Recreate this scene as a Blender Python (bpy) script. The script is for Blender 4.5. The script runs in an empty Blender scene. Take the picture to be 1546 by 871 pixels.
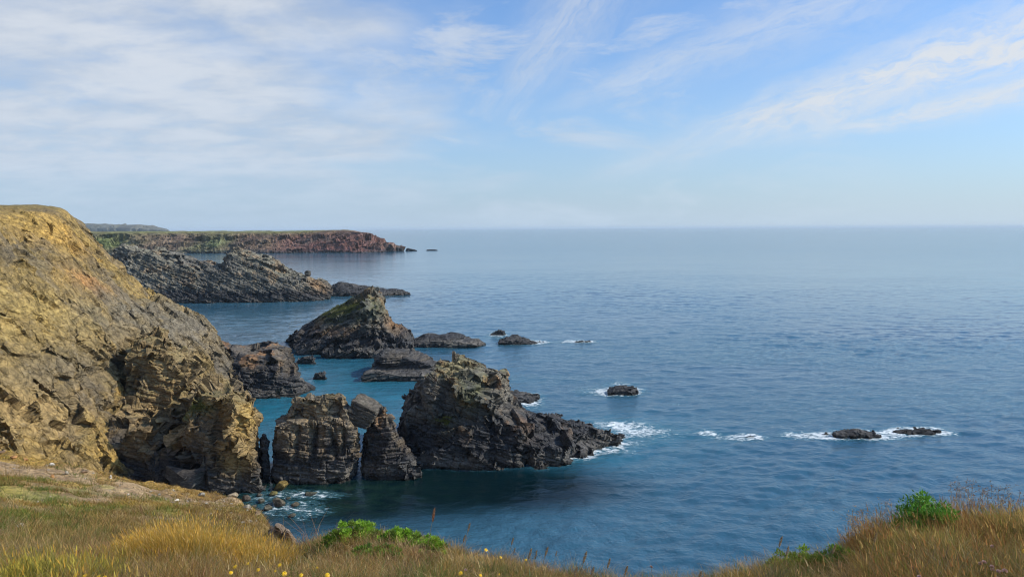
import bpy, math, random
import numpy as np
from mathutils import Matrix, Vector, kdtree

S = bpy.context.scene
COL = S.collection
rad = math.radians

# ------------------------------------------------------------------ camera
EYE = 40.0                       # eye above the sea, metres
FPX, PCX, PCY = 1146.0, 773.0, 435.5
PITCH, ROLL = rad(4.54), rad(0.185)
_r0 = Vector((1, 0, 0)); _u0 = Vector((0, math.sin(PITCH), math.cos(PITCH)))
CF = Vector((0, math.cos(PITCH), -math.sin(PITCH)))
CR = _r0 * math.cos(ROLL) - _u0 * math.sin(ROLL)
CU = _u0 * math.cos(ROLL) + _r0 * math.sin(ROLL)
cd = bpy.data.cameras.new('camera'); cam = bpy.data.objects.new('camera', cd); COL.objects.link(cam)
cd.sensor_width = 36.0; cd.lens = 36.0 * FPX / 1546.0
cd.clip_start = 0.1; cd.clip_end = 120000
cam.matrix_world = Matrix(((CR.x, CU.x, -CF.x, 0), (CR.y, CU.y, -CF.y, 0), (CR.z, CU.z, -CF.z, EYE), (0, 0, 0, 1)))
S.camera = cam

# ------------------------------------------------------------------ light and sky
SUN_AZ, SUN_EL = rad(93), rad(36)        # azimuth clockwise from the view direction (+Y)
sd = bpy.data.lights.new('sun', 'SUN'); sun = bpy.data.objects.new('sun', sd); COL.objects.link(sun)
sd.energy = 4.2; sd.angle = rad(0.6); sd.color = (1.0, 0.91, 0.77)
sdir = Vector((math.sin(SUN_AZ) * math.cos(SUN_EL), math.cos(SUN_AZ) * math.cos(SUN_EL), math.sin(SUN_EL)))
sun.rotation_euler = sdir.to_track_quat('Z', 'Y').to_euler()

S.view_settings.view_transform = 'Standard'
try: S.view_settings.look = 'None'
except Exception: pass
S.view_settings.exposure = 0.14
S.view_settings.gamma = 1.0
S.view_settings.use_curve_mapping = False
S.cycles.use_denoising = True
S.cycles.denoising_prefilter = 'ACCURATE'
S.cycles.sample_clamp_indirect = 4.0
S.cycles.filter_width = 1.1
S.cycles.max_bounces = 8
S.cycles.transparent_max_bounces = 12


class NT:
    """tiny helper for wiring shader nodes"""
    def __init__(s, tree): s.t = tree; tree.nodes.clear()
    def n(s, typ, **kw):
        nd = s.t.nodes.new(typ)
        for k, v in kw.items():
            if k.startswith('i_'):
                key = k[2:]; key = int(key) if key.isdigit() else key.replace('_', ' ')
                s.put(nd.inputs[key], v)
            else: setattr(nd, k, v)
        return nd
    def put(s, sock, v):
        if hasattr(v, 'is_output'): s.t.links.new(v, sock)
        else: sock.default_value = v
    def m(s, op, a, b=None, c=None, clamp=False):
        nd = s.t.nodes.new('ShaderNodeMath'); nd.operation = op; nd.use_clamp = clamp
        s.put(nd.inputs[0], a)
        if b is not None: s.put(nd.inputs[1], b)
        if c is not None: s.put(nd.inputs[2], c)
        return nd.outputs[0]
    def mix(s, f, a, b, mode='MIX'):
        nd = s.t.nodes.new('ShaderNodeMix'); nd.data_type = 'RGBA'; nd.blend_type = mode
        s.put(nd.inputs[0], f)
        for i, v in ((6, a), (7, b)):
            if isinstance(v, tuple) and len(v) == 3: v = (*v, 1)
            s.put(nd.inputs[i], v)
        return nd.outputs[2]
    def ss(s, v, lo, hi, tlo=0.0, thi=1.0):
        nd = s.t.nodes.new('ShaderNodeMapRange'); nd.interpolation_type = 'SMOOTHSTEP'
        s.put(nd.inputs[0], v)
        for i, x in enumerate((lo, hi, tlo, thi)): s.put(nd.inputs[i + 1], x)
        return nd.outputs[0]
    def vec(s, x, y, z=0.0):
        nd = s.t.nodes.new('ShaderNodeCombineXYZ')
        for i, v in enumerate((x, y, z)): s.put(nd.inputs[i], v)
        return nd.outputs[0]
    def noise(s, v, scale, detail=4.0, rough=0.55, dist=0.0):
        nd = s.t.nodes.new('ShaderNodeTexNoise')
        if v is not None: s.put(nd.inputs['Vector'], v)
        nd.inputs['Scale'].default_value = scale; nd.inputs['Detail'].default_value = detail
        nd.inputs['Roughness'].default_value = rough; nd.inputs['Distortion'].default_value = dist
        return nd.outputs[0]


W = bpy.data.worlds.new('World'); S.world = W; W.use_nodes = True
w = NT(W.node_tree)
sky = w.n('ShaderNodeTexSky', sky_type='NISHITA', sun_disc=False)
sky.sun_elevation = SUN_EL; sky.sun_rotation = SUN_AZ
sky.altitude = 40; sky.air_density = 1.0; sky.dust_density = 1.6; sky.ozone_density = 1.6
tc = w.n('ShaderNodeTexCoord'); sep = w.n('ShaderNodeSeparateXYZ'); w.put(sep.inputs[0], tc.outputs['Generated'])
dx, dy, dz = sep.outputs
yy = w.m('MAXIMUM', dy, 0.06)
a = w.m('DIVIDE', dx, yy)                      # tangent of azimuth
e = w.m('DIVIDE', dz, yy)                      # tangent of elevation
zp = w.m('ADD', w.m('MAXIMUM', dz, 0.0), 0.20)
cu, cv = w.m('DIVIDE', dx, zp), w.m('DIVIDE', dy, zp)     # where the ray meets a cloud deck
deck = w.vec(cu, cv, 0.0)
n_big = w.noise(deck, 1.1, 5.0, 0.5, 0.2)
n_lump = w.noise(w.vec(w.m('MULTIPLY', cu, 0.9), w.m('MULTIPLY', cv, 1.3), 3.7), 3.6, 7.0, 0.58, 0.2)
n_fine = w.noise(w.vec(cu, cv, 9.1), 8.0, 4.0, 0.55, 0.2)
# broken sheet of altocumulus covering the left half
edge = w.m('ADD', a, w.m('MULTIPLY', w.m('SUBTRACT', n_big, 0.5), 0.9))
edge = w.m('ADD', edge, w.m('MULTIPLY', w.m('MAXIMUM', w.m('SUBTRACT', e, 0.10), 0.0), 0.55))
cover = w.ss(edge, 0.03, -0.26)
dens = w.m('ADD', w.m('MULTIPLY', n_lump, 0.75), w.m('MULTIPLY', n_fine, 0.25))
sheet = w.m('MULTIPLY', cover, w.ss(dens, 0.25, 0.60, 0.58, 1.0))
sheet = w.m('MULTIPLY', sheet, w.ss(e, 0.0, 0.10, 0.35, 1.0))


def streak(x0, y0, x1, y1, width, gain, seed):
    """a long thin cirrus band between two directions (tan azimuth, tan elevation)"""
    L = math.hypot(x1 - x0, y1 - y0); ux, uy = (x1 - x0) / L, (y1 - y0) / L
    ax, ey = w.m('SUBTRACT', a, x0), w.m('SUBTRACT', e, y0)
    t = w.m('ADD', w.m('MULTIPLY', ax, ux), w.m('MULTIPLY', ey, uy))
    d = w.m('ADD', w.m('MULTIPLY', ax, -uy), w.m('MULTIPLY', ey, ux))
    wob = w.noise(w.vec(w.m('MULTIPLY', t, 4.0), w.m('MULTIPLY', d, 10.0), seed), 1.6, 4.0, 0.6)
    d = w.m('ADD', d, w.m('MULTIPLY', w.m('SUBTRACT', wob, 0.5), width * 1.7))
    tt = w.m('DIVIDE', t, L)
    wd = w.m('MULTIPLY_ADD', w.m('MAXIMUM', tt, 0.0), width * 0.75, width * 0.35)
    g = w.m('DIVIDE', d, wd); g = w.m('EXPONENT', w.m('MULTIPLY', w.m('MULTIPLY', g, g), -1.0))
    fib = w.noise(w.vec(w.m('MULTIPLY', t, 9.0), w.m('MULTIPLY', d, 40.0), seed + 4.0), 1.5, 7.0, 0.68, .4)
    al = w.m('MULTIPLY', w.ss(tt, -0.15, 0.45), w.ss(tt, 2.2, 1.3))
    return w.m('MULTIPLY', w.m('MULTIPLY', g, w.ss(fib, 0.24, 0.64, 0.2, 1.0)), w.m('MULTIPLY', al, gain))


def A_(px): return (px - PCX) / FPX
def E_(py): return (344.5 - py) / FPX


veil = w.m('MULTIPLY', w.ss(w.noise(w.vec(w.m('MULTIPLY', a, 3.0), w.m('MULTIPLY', e, 9.0), 5.0), 1.7, 7.0, .62, .5), .46, .72), w.m('MULTIPLY', w.ss(a, .60, .10), .72))
mask = w.m('MAXIMUM', sheet, veil)
for args in ((A_(930), E_(262), A_(1560), E_(58), .046, 1.1, 1.0), (A_(1180), E_(212), A_(1560), E_(142), .020, .95, 11.0),
             (A_(1300), E_(128), A_(1570), E_(20), .026, .65, 17.0), (A_(745), E_(185), A_(900), E_(-20), .050, .60, 23.0),
             (A_(820), E_(170), A_(1130), E_(60), .034, .55, 31.0), (A_(860), E_(275), A_(1060), E_(215), .020, .45, 37.0)):
    mask = w.m('MAXIMUM', mask, streak(*args))
hz = w.m('MULTIPLY', w.m('EXPONENT', w.m('MULTIPLY', w.m('MAXIMUM', e, 0.0), -7.0)), 0.88)
warm = w.ss(a, -0.5, 0.75)
hcol = w.mix(warm, (4.5, 5.8, 7.3), (5.7, 6.9, 8.0))
shade = w.ss(w.m('ADD', w.m('MULTIPLY', n_lump, 0.65), w.m('MULTIPLY', n_big, 0.35)), 0.34, 0.66)
ccol = w.mix(shade, (4.2, 4.85, 5.9), (6.3, 6.7, 7.4))
ccol = w.mix(warm, ccol, (6.8, 7.1, 7.6))
tint = w.mix(1.0, sky.outputs[0], (0.80, 1.22, 1.72), 'MULTIPLY')
c1 = w.mix(mask, tint, ccol)
c2 = w.mix(hz, c1, hcol)
bg = w.n('ShaderNodeBackground'); w.put(bg.inputs[0], c2); bg.inputs[1].default_value = 0.10
wo = w.n('ShaderNodeOutputWorld'); w.put(wo.inputs[0], bg.outputs[0])


# ------------------------------------------------------------------ helpers
def ray(px, py):
    d = CF + CR * ((px - PCX) / FPX) + CU * ((PCY - py) / FPX)
    return d
def at_depth(px, py, Y):
    d = ray(px, py); t = Y / d.y
    return (d.x * t, Y, EYE + d.z * t)
def at_z(px, py, z=0.0):
    d = ray(px, py); t = (z - EYE) / d.z
    return (d.x * t, d.y * t, z)


def tag(o, label=None, cat=None, group=None, kind=None):
    for k, v in (('label', label), ('category', cat), ('group', group), ('kind', kind)):
        if v: o[k] = v
    return o


def empty(name, loc, label, cat, group=None):
    o = bpy.data.objects.new(name, None); COL.objects.link(o); o.location = loc
    o.empty_display_size = 0.2
    return tag(o, label, cat, group)


def mesh_np(name, V, F, mat, col=None, parent=None, smooth=False, origin=None, mats=None, midx=None):
    """V (n,3), F (m,3|4) or a list of such arrays -> one mesh object"""
    V = np.asarray(V, dtype=np.float64)
    if origin is not None: V = V - np.asarray(origin)
    Fs = F if isinstance(F, list) else [F]
    me = bpy.data.meshes.new(name)
    me.vertices.add(len(V)); me.vertices.foreach_set('co', V.astype(np.float32).ravel())
    loops = np.concatenate([f.ravel() for f in Fs]).astype(np.int32)
    sizes = np.concatenate([np.full(len(f), f.shape[1], np.int32) for f in Fs])
    starts = np.concatenate([[0], np.cumsum(sizes)[:-1]]).astype(np.int32)
    me.loops.add(len(loops)); me.loops.foreach_set('vertex_index', loops)
    me.polygons.add(len(sizes)); me.polygons.foreach_set('loop_start', starts)
    me.update(calc_edges=True)
    me.polygons.foreach_set('use_smooth', np.full(len(sizes), smooth))
    if col is not None:
        c = np.ones((len(V), 4), np.float32); c[:, :3] = np.clip(col, 0, 1)
        at = me.color_attributes.new('col', 'FLOAT_COLOR', 'POINT'); at.data.foreach_set('color', c.ravel())
    for m_ in (mats or [mat]): me.materials.append(m_)
    if midx is not None: me.polygons.foreach_set('material_index', np.asarray(midx, np.int32))
    me.update()
    o = bpy.data.objects.new(name, me); COL.objects.link(o)
    if origin is not None: o.location = origin
    if parent is not None: o.parent = parent
    return o


# ---- value noise
def _h(ix, iy, iz, seed):
    h = (ix.astype(np.int64) * 73856093) ^ (iy.astype(np.int64) * 19349663) ^ (iz.astype(np.int64) * 83492791) ^ (seed * 2654435761)
    h = (h & 0xffffffff).astype(np.uint64)
    h ^= h >> np.uint64(16); h = (h * np.uint64(0x7feb352d)) & np.uint64(0xffffffff)
    h ^= h >> np.uint64(15); h = (h * np.uint64(0x846ca68b)) & np.uint64(0xffffffff)
    h ^= h >> np.uint64(16)
    return h.astype(np.float64) / 4294967295.0


def vn(P, seed=0):
    P = np.asarray(P, float); I = np.floor(P); f = P - I; I = I.astype(np.int64)
    u = f * f * f * (f * (f * 6 - 15) + 10); out = 0
    for a0 in (0, 1):
        wa = u[:, 0] if a0 else 1 - u[:, 0]
        for b0 in (0, 1):
            wb = wa * (u[:, 1] if b0 else 1 - u[:, 1])
            for c0 in (0, 1):
                out = out + wb * (u[:, 2] if c0 else 1 - u[:, 2]) * _h(I[:, 0] + a0, I[:, 1] + b0, I[:, 2] + c0, seed)
    return out * 2 - 1


def fbm(P, scale, oct=4, seed=0, gain=0.5):
    P = np.asarray(P, float) / scale; s = 0; am = 1; tot = 0
    for k in range(oct):
        s = s + am * vn(P * (2.03 ** k) + 17.3 * k, seed + k * 13); tot += am; am *= gain
    return s / tot


def sstep(x, a0, b0):
    t = np.clip((x - a0) / (b0 - a0), 0, 1); return t * t * (3 - 2 * t)


def frame(nrm, along=(0, 1, 0)):
    n_ = np.array(nrm, float); n_ /= np.linalg.norm(n_)
    t_ = np.array(along, float); t_ -= n_ * (t_ @ n_); t_ /= np.linalg.norm(t_)
    return np.stack([t_, np.cross(n_, t_), n_])


def strata(P, M, h, wd, seed, groove=0.25, gw=0.10, warp=0.5):
    """bedded and jointed rock: returns block offset (-.5...5), groove depth, block random"""
    Wp = P + warp * np.stack([fbm(P, 5 * h, 2, seed + 1), fbm(P, 5 * h, 2, seed + 2), fbm(P, 5 * h, 2, seed + 3)], 1) * h
    q = Wp @ M.T
    z0 = np.zeros(len(P), np.int64)
    s = q[:, 2] / h
    s = s + 0.75 * vn(np.stack([s * 0.6, s * 0, s * 0], 1), seed + 5)
    i = np.floor(s).astype(np.int64); fs = s - i
    hi = _h(i, z0, z0, seed + 7)
    ww = wd * (0.6 + 1.1 * _h(i, z0 + 3, z0, seed + 8))
    a0 = q[:, 0] / ww + hi * 17; j = np.floor(a0).astype(np.int64); fa = a0 - j
    b0 = q[:, 1] / ww + hi * 41; k = np.floor(b0).astype(np.int64); fb = b0 - k
    rb = _h(i, j, k, seed + 9)
    r = 0.5 * hi + 0.5 * rb
    g = np.exp(-(np.minimum(fs, 1 - fs) * h / gw) ** 2)
    gj = np.exp(-(np.minimum(fa, 1 - fa) * ww / gw) ** 2) + np.exp(-(np.minimum(fb, 1 - fb) * ww / gw) ** 2)
    tl = sum((f_ - .5) * (_h(i, j, k, seed + sd2) * 2 - 1) for f_, sd2 in ((fa, 21), (fb, 22), (fs, 23)))
    tl = tl + (fs - .5) * (_h(i, z0, z0, seed + 24) - .3)
    return r - 0.5 + 0.9 * tl, -groove * np.clip(g + 0.7 * gj * (rb > 0.35), 0, 1.2), rb


def chips(P, M, size, seed):
    """irregular joint blocks: every cell is a flat facet of its own depth and tilt"""
    Q = (P @ M.T) / np.array(size); I = np.floor(Q).astype(np.int64); n = len(P)
    f1 = np.full(n, 9.0); f2 = np.full(n, 9.0); bi = np.zeros((n, 3), np.int64); bc = np.zeros((n, 3))
    for a0 in (-1, 0, 1):
        for b0 in (-1, 0, 1):
            for c0 in (-1, 0, 1):
                J = I + np.array([a0, b0, c0])
                C = J + np.stack([_h(J[:, 0], J[:, 1], J[:, 2], seed + k) for k in (1, 2, 3)], 1)
                d = ((Q - C) ** 2).sum(1); m_ = d < f1
                f2 = np.where(m_, f1, np.minimum(f2, d)); f1 = np.where(m_, d, f1); bi[m_] = J[m_]; bc[m_] = C[m_]
    T = np.stack([_h(bi[:, 0], bi[:, 1], bi[:, 2], seed + k) for k in (4, 5, 6)], 1) * 2 - 1
    r = _h(bi[:, 0], bi[:, 1], bi[:, 2], seed + 7)
    e_ = np.sqrt(f2) - np.sqrt(f1)
    return (r - .5), np.exp(-(e_ / .05) ** 2), r, bi


def facet(co, N, M, bi, lim, seed, snap=.45, jit=.22):
    """break the surface into flat faces: every joint block gets one plane, leaning to the joint directions"""
    _, inv = np.unique(bi, axis=0, return_inverse=True); inv = inv.ravel(); m_ = inv.max() + 1
    cnt = np.bincount(inv, minlength=m_); mp = np.stack([np.bincount(inv, co[:, k], m_) for k in range(3)], 1) / cnt[:, None]
    mn = np.stack([np.bincount(inv, N[:, k], m_) for k in range(3)], 1); mn /= np.maximum(np.linalg.norm(mn, axis=1), 1e-6)[:, None]
    dots = mn @ M.T; k = np.abs(dots).argmax(1); sn = M[k] * np.sign(dots[np.arange(m_), k])[:, None]
    rg = np.random.default_rng(seed); pn = mn * (1 - snap) + sn * snap + rg.normal(0, jit, (m_, 3)); pn /= np.linalg.norm(pn, axis=1)[:, None]
    c_, n_ = mp[inv], pn[inv]
    d = ((c_ - co) * n_).sum(1) / np.maximum((N * n_).sum(1), .45)
    return np.clip(d, -lim, lim)


def resample(line, N):
    L = np.array(line, float); d = np.r_[0, np.cumsum(np.hypot(*np.diff(L, axis=0).T) + 1e-6)]
    t = np.linspace(0, d[-1], N)
    return np.stack([np.interp(t, d, L[:, 0]), np.interp(t, d, L[:, 1])], 1)


def loft(slices, zb=-4.0, N=44):
    """closed solid through depth slices; each slice = (depth, skyline in image px)"""
    V = []; 
    for Y, line in slices:
        top = [at_depth(x, y, Y) for x, y in resample(line, N)]
        V += top + [(p[0], p[1], zb) for p in top]
    F = []; n2 = 2 * N
    for s_ in range(len(slices) - 1):
        A, B = s_ * n2, (s_ + 1) * n2
        for i in range(N - 1):
            F.append((A + i, A + i + 1, B + i + 1, B + i))
            F.append((A + N + i, B + N + i, B + N + i + 1, A + N + i + 1))
        F.append((A, B, B + N, A + N)); F.append((A + N - 1, A + n2 - 1, B + n2 - 1, B + N - 1))
    for i in range(N - 1):
        F.append((i, N + i, N + i + 1, i + 1)); B = (len(slices) - 1) * n2
        F.append((B + i, B + i + 1, B + N + i + 1, B + N + i))
    return V, F


def prism(poly, Y0, Y1, skew=(0, 0)):
    a0 = [at_depth(x, y, Y0) for x, y in poly]; sc = Y1 / Y0
    b0 = [(p[0] + skew[0], Y1, p[2] + skew[1]) for p in a0]
    n = len(poly); F = [tuple(range(n - 1, -1, -1)), tuple(range(n, 2 * n))]
    for i in range(n): F.append((i, (i + 1) % n, n + (i + 1) % n, n + i))
    return a0 + b0, F


def remesh(solids, voxel, smooth=2):
    V, F = [], []
    for v, f in solids:
        o = len(V); V += v; F += [tuple(o + k for k in q) for q in f]
    me = bpy.data.meshes.new('tmp'); me.from_pydata(V, [], F); me.update()
    import bmesh
    bm = bmesh.new(); bm.from_mesh(me)
    bmesh.ops.recalc_face_normals(bm, faces=bm.faces); bm.to_mesh(me); bm.free()
    o = bpy.data.objects.new('tmp', me); COL.objects.link(o)
    md = o.modifiers.new('r', 'REMESH'); md.mode = 'VOXEL'; md.voxel_size = voxel
    dg = bpy.context.evaluated_depsgraph_get(); ev = o.evaluated_get(dg); m2 = ev.to_mesh()
    n = len(m2.vertices); co = np.empty(n * 3, np.float32); m2.vertices.foreach_get('co', co); co = co.reshape(-1, 3).astype(float)
    nl = len(m2.loops); li = np.empty(nl, np.int32); m2.loops.foreach_get('vertex_index', li)
    Q = li.reshape(-1, 4) if nl == 4 * len(m2.polygons) else None
    ev.to_mesh_clear(); bpy.data.objects.remove(o); bpy.data.meshes.remove(me)
    keep = co[:, 2] > -2.5                                   # drop what lies deep under water
    fk = keep[Q].all(1); Q = Q[fk]
    used = np.zeros(n, bool); used[Q.ravel()] = True; idx = np.cumsum(used) - 1
    co = co[used]; Q = idx[Q]
    for _ in range(smooth): co = lap(co, Q, 0.5)
    return co, Q


def lap(co, Q, f):
    acc = np.zeros_like(co); cnt = np.zeros(len(co))
    for a0, b0 in ((0, 1), (1, 2), (2, 3), (3, 0)):
        for x, y in ((a0, b0), (b0, a0)):
            for c in range(3): acc[:, c] += np.bincount(Q[:, x], co[Q[:, y], c], len(co))
            cnt += np.bincount(Q[:, x], minlength=len(co))
    return co + f * (acc / np.maximum(cnt, 1)[:, None] - co)


def vnormals(co, Q):
    n = np.cross(co[Q[:, 2]] - co[Q[:, 0]], co[Q[:, 3]] - co[Q[:, 1]]); out = np.zeros_like(co)
    for k in range(4):
        for c in range(3): out[:, c] += np.bincount(Q[:, k], n[:, c], len(co))
    return out / np.maximum(np.linalg.norm(out, axis=1), 1e-9)[:, None]


def seg_dist(P, a0, b0):
    a0, b0 = np.array(a0), np.array(b0); d = b0 - a0
    t = np.clip(((P - a0) @ d) / (d @ d), 0, 1)
    return np.linalg.norm(P - (a0 + t[:, None] * d), axis=1)


# ------------------------------------------------------------------ materials
def finish(nt, mat_sh):
    o = nt.n('ShaderNodeOutputMaterial'); nt.put(o.inputs[0], mat_sh); return o


def rock_material(name, scale=1.0, bump=0.6, M=None, squeeze=3.5):
    m = bpy.data.materials.new(name); m.use_nodes = True; t = NT(m.node_tree)
    g = t.n('ShaderNodeNewGeometry'); at = t.n('ShaderNodeAttribute', attribute_name='col')
    p = g.outputs['Position']
    if M is None: M = ((1, 0, 0), (0, 1, 0), (0, 0, 1))
    ax_ = []
    for row in M:                                              # bedding coordinates: grain runs along the beds
        dt = t.n('ShaderNodeVectorMath', operation='DOT_PRODUCT'); t.put(dt.inputs[0], p); dt.inputs[1].default_value = tuple(row); ax_.append(dt.outputs['Value'])
    qv = t.vec(ax_[0], t.m('MULTIPLY', ax_[1], .8), t.m('MULTIPLY', ax_[2], squeeze))
    n1 = t.noise(qv, 0.9 / scale, 8, 0.66, 0.3)
    n2 = t.noise(p, 2.6 / scale, 6, 0.7)
    vo = t.n('ShaderNodeTexVoronoi', feature='DISTANCE_TO_EDGE'); t.put(vo.inputs['Vector'], qv); vo.inputs['Scale'].default_value = 0.55 / scale
    crack = t.ss(vo.outputs[0], 0.0, 0.07)
    v = t.m('MULTIPLY', t.m('MULTIPLY', t.ss(n1, 0.30, 0.70, 0.50, 1.5), t.ss(n2, 0.3, 0.7, 0.75, 1.3)), t.ss(vo.outputs[0], 0.0, 0.05, .72, 1.0))
    colr = t.mix(1.0, at.outputs[0], t.vec(v, v, v), 'MULTIPLY')
    spk = t.ss(t.noise(p, 1.3 / scale, 7, 0.75), 0.56, 0.66)
    colr = t.mix(t.m('MULTIPLY', spk, 0.28), colr, (0.24, 0.225, 0.19))
    h = t.m('ADD', t.m('MULTIPLY', n1, 0.55 * scale), t.m('ADD', t.m('MULTIPLY', n2, 0.22 * scale), t.m('MULTIPLY', crack, 0.12 * scale)))
    b = t.n('ShaderNodeBump'); b.inputs['Strength'].default_value = bump; b.inputs['Distance'].default_value = 1.0; t.put(b.inputs['Height'], h)
    bs = t.n('ShaderNodeBsdfPrincipled'); t.put(bs.inputs['Base Color'], colr); t.put(bs.inputs['Normal'], b.outputs[0])
    bs.inputs['Roughness'].default_value = 0.8; bs.inputs['Specular IOR Level'].default_value = 0.25
    finish(t, bs.outputs[0]); return m


def leaf_material(name, trans=0.4, rough=0.6):
    m = bpy.data.materials.new(name); m.use_nodes = True; t = NT(m.node_tree)
    at = t.n('ShaderNodeAttribute', attribute_name='col')
    d = t.n('ShaderNodeBsdfPrincipled'); t.put(d.inputs['Base Color'], at.outputs[0]); d.inputs['Roughness'].default_value = rough
    d.inputs['Specular IOR Level'].default_value = 0.25
    tr = t.n('ShaderNodeBsdfTranslucent'); t.put(tr.inputs[0], at.outputs[0])
    mx = t.n('ShaderNodeMixShader'); mx.inputs[0].default_value = trans
    t.put(mx.inputs[1], d.outputs[0]); t.put(mx.inputs[2], tr.outputs[0]); finish(t, mx.outputs[0]); return m


def plain_material(name, colr, rough=0.6):
    m = bpy.data.materials.new(name); m.use_nodes = True; t = NT(m.node_tree)
    g = t.n('ShaderNodeNewGeometry'); n1 = t.noise(g.outputs['Position'], 60.0, 3)
    c = t.mix(t.ss(n1, 0.35, 0.65), tuple(x * 0.75 for x in colr), tuple(min(1, x * 1.15) for x in colr))
    d = t.n('ShaderNodeBsdfPrincipled'); t.put(d.inputs['Base Color'], c); d.inputs['Roughness'].default_value = rough
    finish(t, d.outputs[0]); return m


# ------------------------------------------------------------------ rocks
WATERLINE = []            # (points of the waterline, strength of surf)


def lerp(a0, b0, t): return np.asarray(a0) + (np.asarray(b0) - np.asarray(a0)) * t[:, None]


def rock_colours(P, N, rb, z0, o):
    """natural zonation of a shore rock: wet foot, barnacle band, black lichen, bare stone, orange lichen, turf; plus sunlit tan painted on right-hand faces"""
    f1 = fbm(P, 3.5 * o.get('cs', 1), 4, 5); f2 = fbm(P, 9 * o.get('cs', 1), 3, 9); f3 = fbm(P, 1.2 * o.get('cs', 1), 3, 21)
    up = lerp(o.get('c1', (.10, .092, .075)), o.get('c2', (.20, .165, .11)), np.clip(0.5 + 0.75 * f2 + 0.5 * (rb - 0.5) + 0.3 * f1, 0, 1))
    if 'bed' in o:
        q = P @ o['bed'].T; st_ = fbm(np.stack([q[:, 0] / 14, q[:, 1] / 14, q[:, 2] / 1.6], 1), 1.0, 3, 61)
        up = lerp(up, (.125, .102, .066), np.clip(st_ * 2.2 - .12, 0, .9))
    up = up * (0.75 + 0.5 * rb)[:, None]
    ht = o.get('hs', 1.0); z = P[:, 2] + 0.8 * f1 * ht
    bl0, bl1 = o.get('black', (6.0, 10.0))
    c = lerp(o.get('cb', (.036, .037, .040)), up, sstep(z + 2.2 * f2, bl0, bl1) * (0.80 + 0.2 * np.clip(f3 * 2, -1, 1)))
    lit_tan = np.clip(N[:, 0] * 0.7 - 0.1 + 0.4 * rb + f1, 0, 1) * o.get('tan', 0.0)  # faces turned to the sun get a lighter tan, sunlight put into the colour
    c = lerp(c, (.27, .185, .09), lit_tan * sstep(z, 2.5, 6)) if o.get('tan', 0) else c
    bn = np.clip(sstep(z, 0.2, 0.8) * sstep(z, 3.4, 1.8) * (0.55 + 0.9 * f1 + 0.5 * (rb - .5)), 0, 1) * o.get('barn', 0.8)
    c = lerp(c, (.145, .130, .108), bn)
    wet = sstep(P[:, 2] + 0.25 * f3, 0.9, 0.1); c = lerp(c, (.022, .020, .016), wet * 0.8)
    li = o.get('lichen', 0.0) * sstep(f1 + 0.6 * f3, 0.18, 0.42) * sstep(z, bl0 * .6, bl1)
    c = lerp(c, (.30, .13, .035), np.clip(li, 0, 1))
    ms = o.get('moss', 0.0) * sstep(N[:, 2] + 0.5 * f1, 0.25, 0.75) * sstep(f2 + 0.7 * f1, -0.15, 0.25) * sstep(P[:, 2], bl1, bl1 + 3)
    c = lerp(c, lerp((.075, .105, .022), (.17, .15, .045), np.clip(.5 + f3, 0, 1)), np.clip(ms, 0, 1))
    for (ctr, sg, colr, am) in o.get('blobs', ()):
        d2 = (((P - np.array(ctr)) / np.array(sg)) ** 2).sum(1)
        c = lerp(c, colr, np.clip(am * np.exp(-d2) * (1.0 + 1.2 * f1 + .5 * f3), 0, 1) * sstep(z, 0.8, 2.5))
    return c


def rock(name, solids, voxel, M, lay, mat, opts, label=None, cat='rock', group=None, kind=None, surf=0.25, smooth=2,
         cracks=(), parent=None):
    """lay: list of (bed thickness, block width, amplitude, groove)"""
    co, Q = remesh(solids, voxel, smooth)
    N = vnormals(co, Q); ds = 0; rb = None
    sc = opts.get('lsc', lay[-2][0] * 1.4 if len(lay) > 2 else lay[0][0])
    co = co + N * (fbm(co, sc * 5, 3, 31) * sc * 0.36 * opts.get('lump', 1))[:, None]
    N = vnormals(lap(co, Q, 0.5), Q)
    for k, lv in enumerate(lay):
        if len(lv) == 5:
            of, g, r, bi = chips(co, M, lv[:3], 300 + 19 * k + opts.get('seed', 0))
            dd = facet(co, N, M, bi, lv[3] * 1.0, 5 + k, .45, opts.get('jit', .15)) + of * lv[3] * opts.get('off', .5) - g * lv[4] * .7
            if 'amp' in opts: dd = dd * opts['amp'](co)
            if 'flatz' in opts: dd = dd * (1 - .9 * sstep(co[:, 2], *opts['flatz']))
            co = co + N * dd[:, None]; N = vnormals(lap(lap(co, Q, .5), Q, .5), Q)
            rb = r if rb is None else 0.6 * rb + 0.4 * r; continue
        h, wd, am, gr = lv
        of, g, r = strata(co, M, h, wd, 100 + 17 * k + opts.get('seed', 0), gr, max(0.13 * h, voxel * 0.75))
        ds = ds + of * am + g; rb = r if rb is None else 0.6 * rb + 0.4 * r
    ds = ds + fbm(co, sc * 0.8, 4, 51) * sc * 0.09 + opts.get('grow', 0.0)
    for (a0, b0, wdt, dep) in cracks:
        ds = ds - dep * np.exp(-(seg_dist(co, a0, b0) / wdt) ** 2)
    if 'amp' in opts: ds = ds * opts['amp'](co)
    ds = ds * (1 - opts.get('flat', .35) * sstep(N[:, 2], .55, .95))
    if 'flatz' in opts: ds = ds * (1 - .9 * sstep(co[:, 2], *opts['flatz']))
    Nd = N.copy()
    co = co + Nd * ds[:, None]
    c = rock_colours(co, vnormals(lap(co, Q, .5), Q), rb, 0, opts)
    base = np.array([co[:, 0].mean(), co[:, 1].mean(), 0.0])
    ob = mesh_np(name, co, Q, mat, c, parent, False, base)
    if kind: ob['kind'] = kind
    if label: tag(ob, label, cat, group)
    if surf:
        wl = co[np.abs(co[:, 2]) < voxel * 1.2]
        if len(wl): WATERLINE.append((wl[::max(1, len(wl) // 400)], surf))
    return ob


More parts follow.
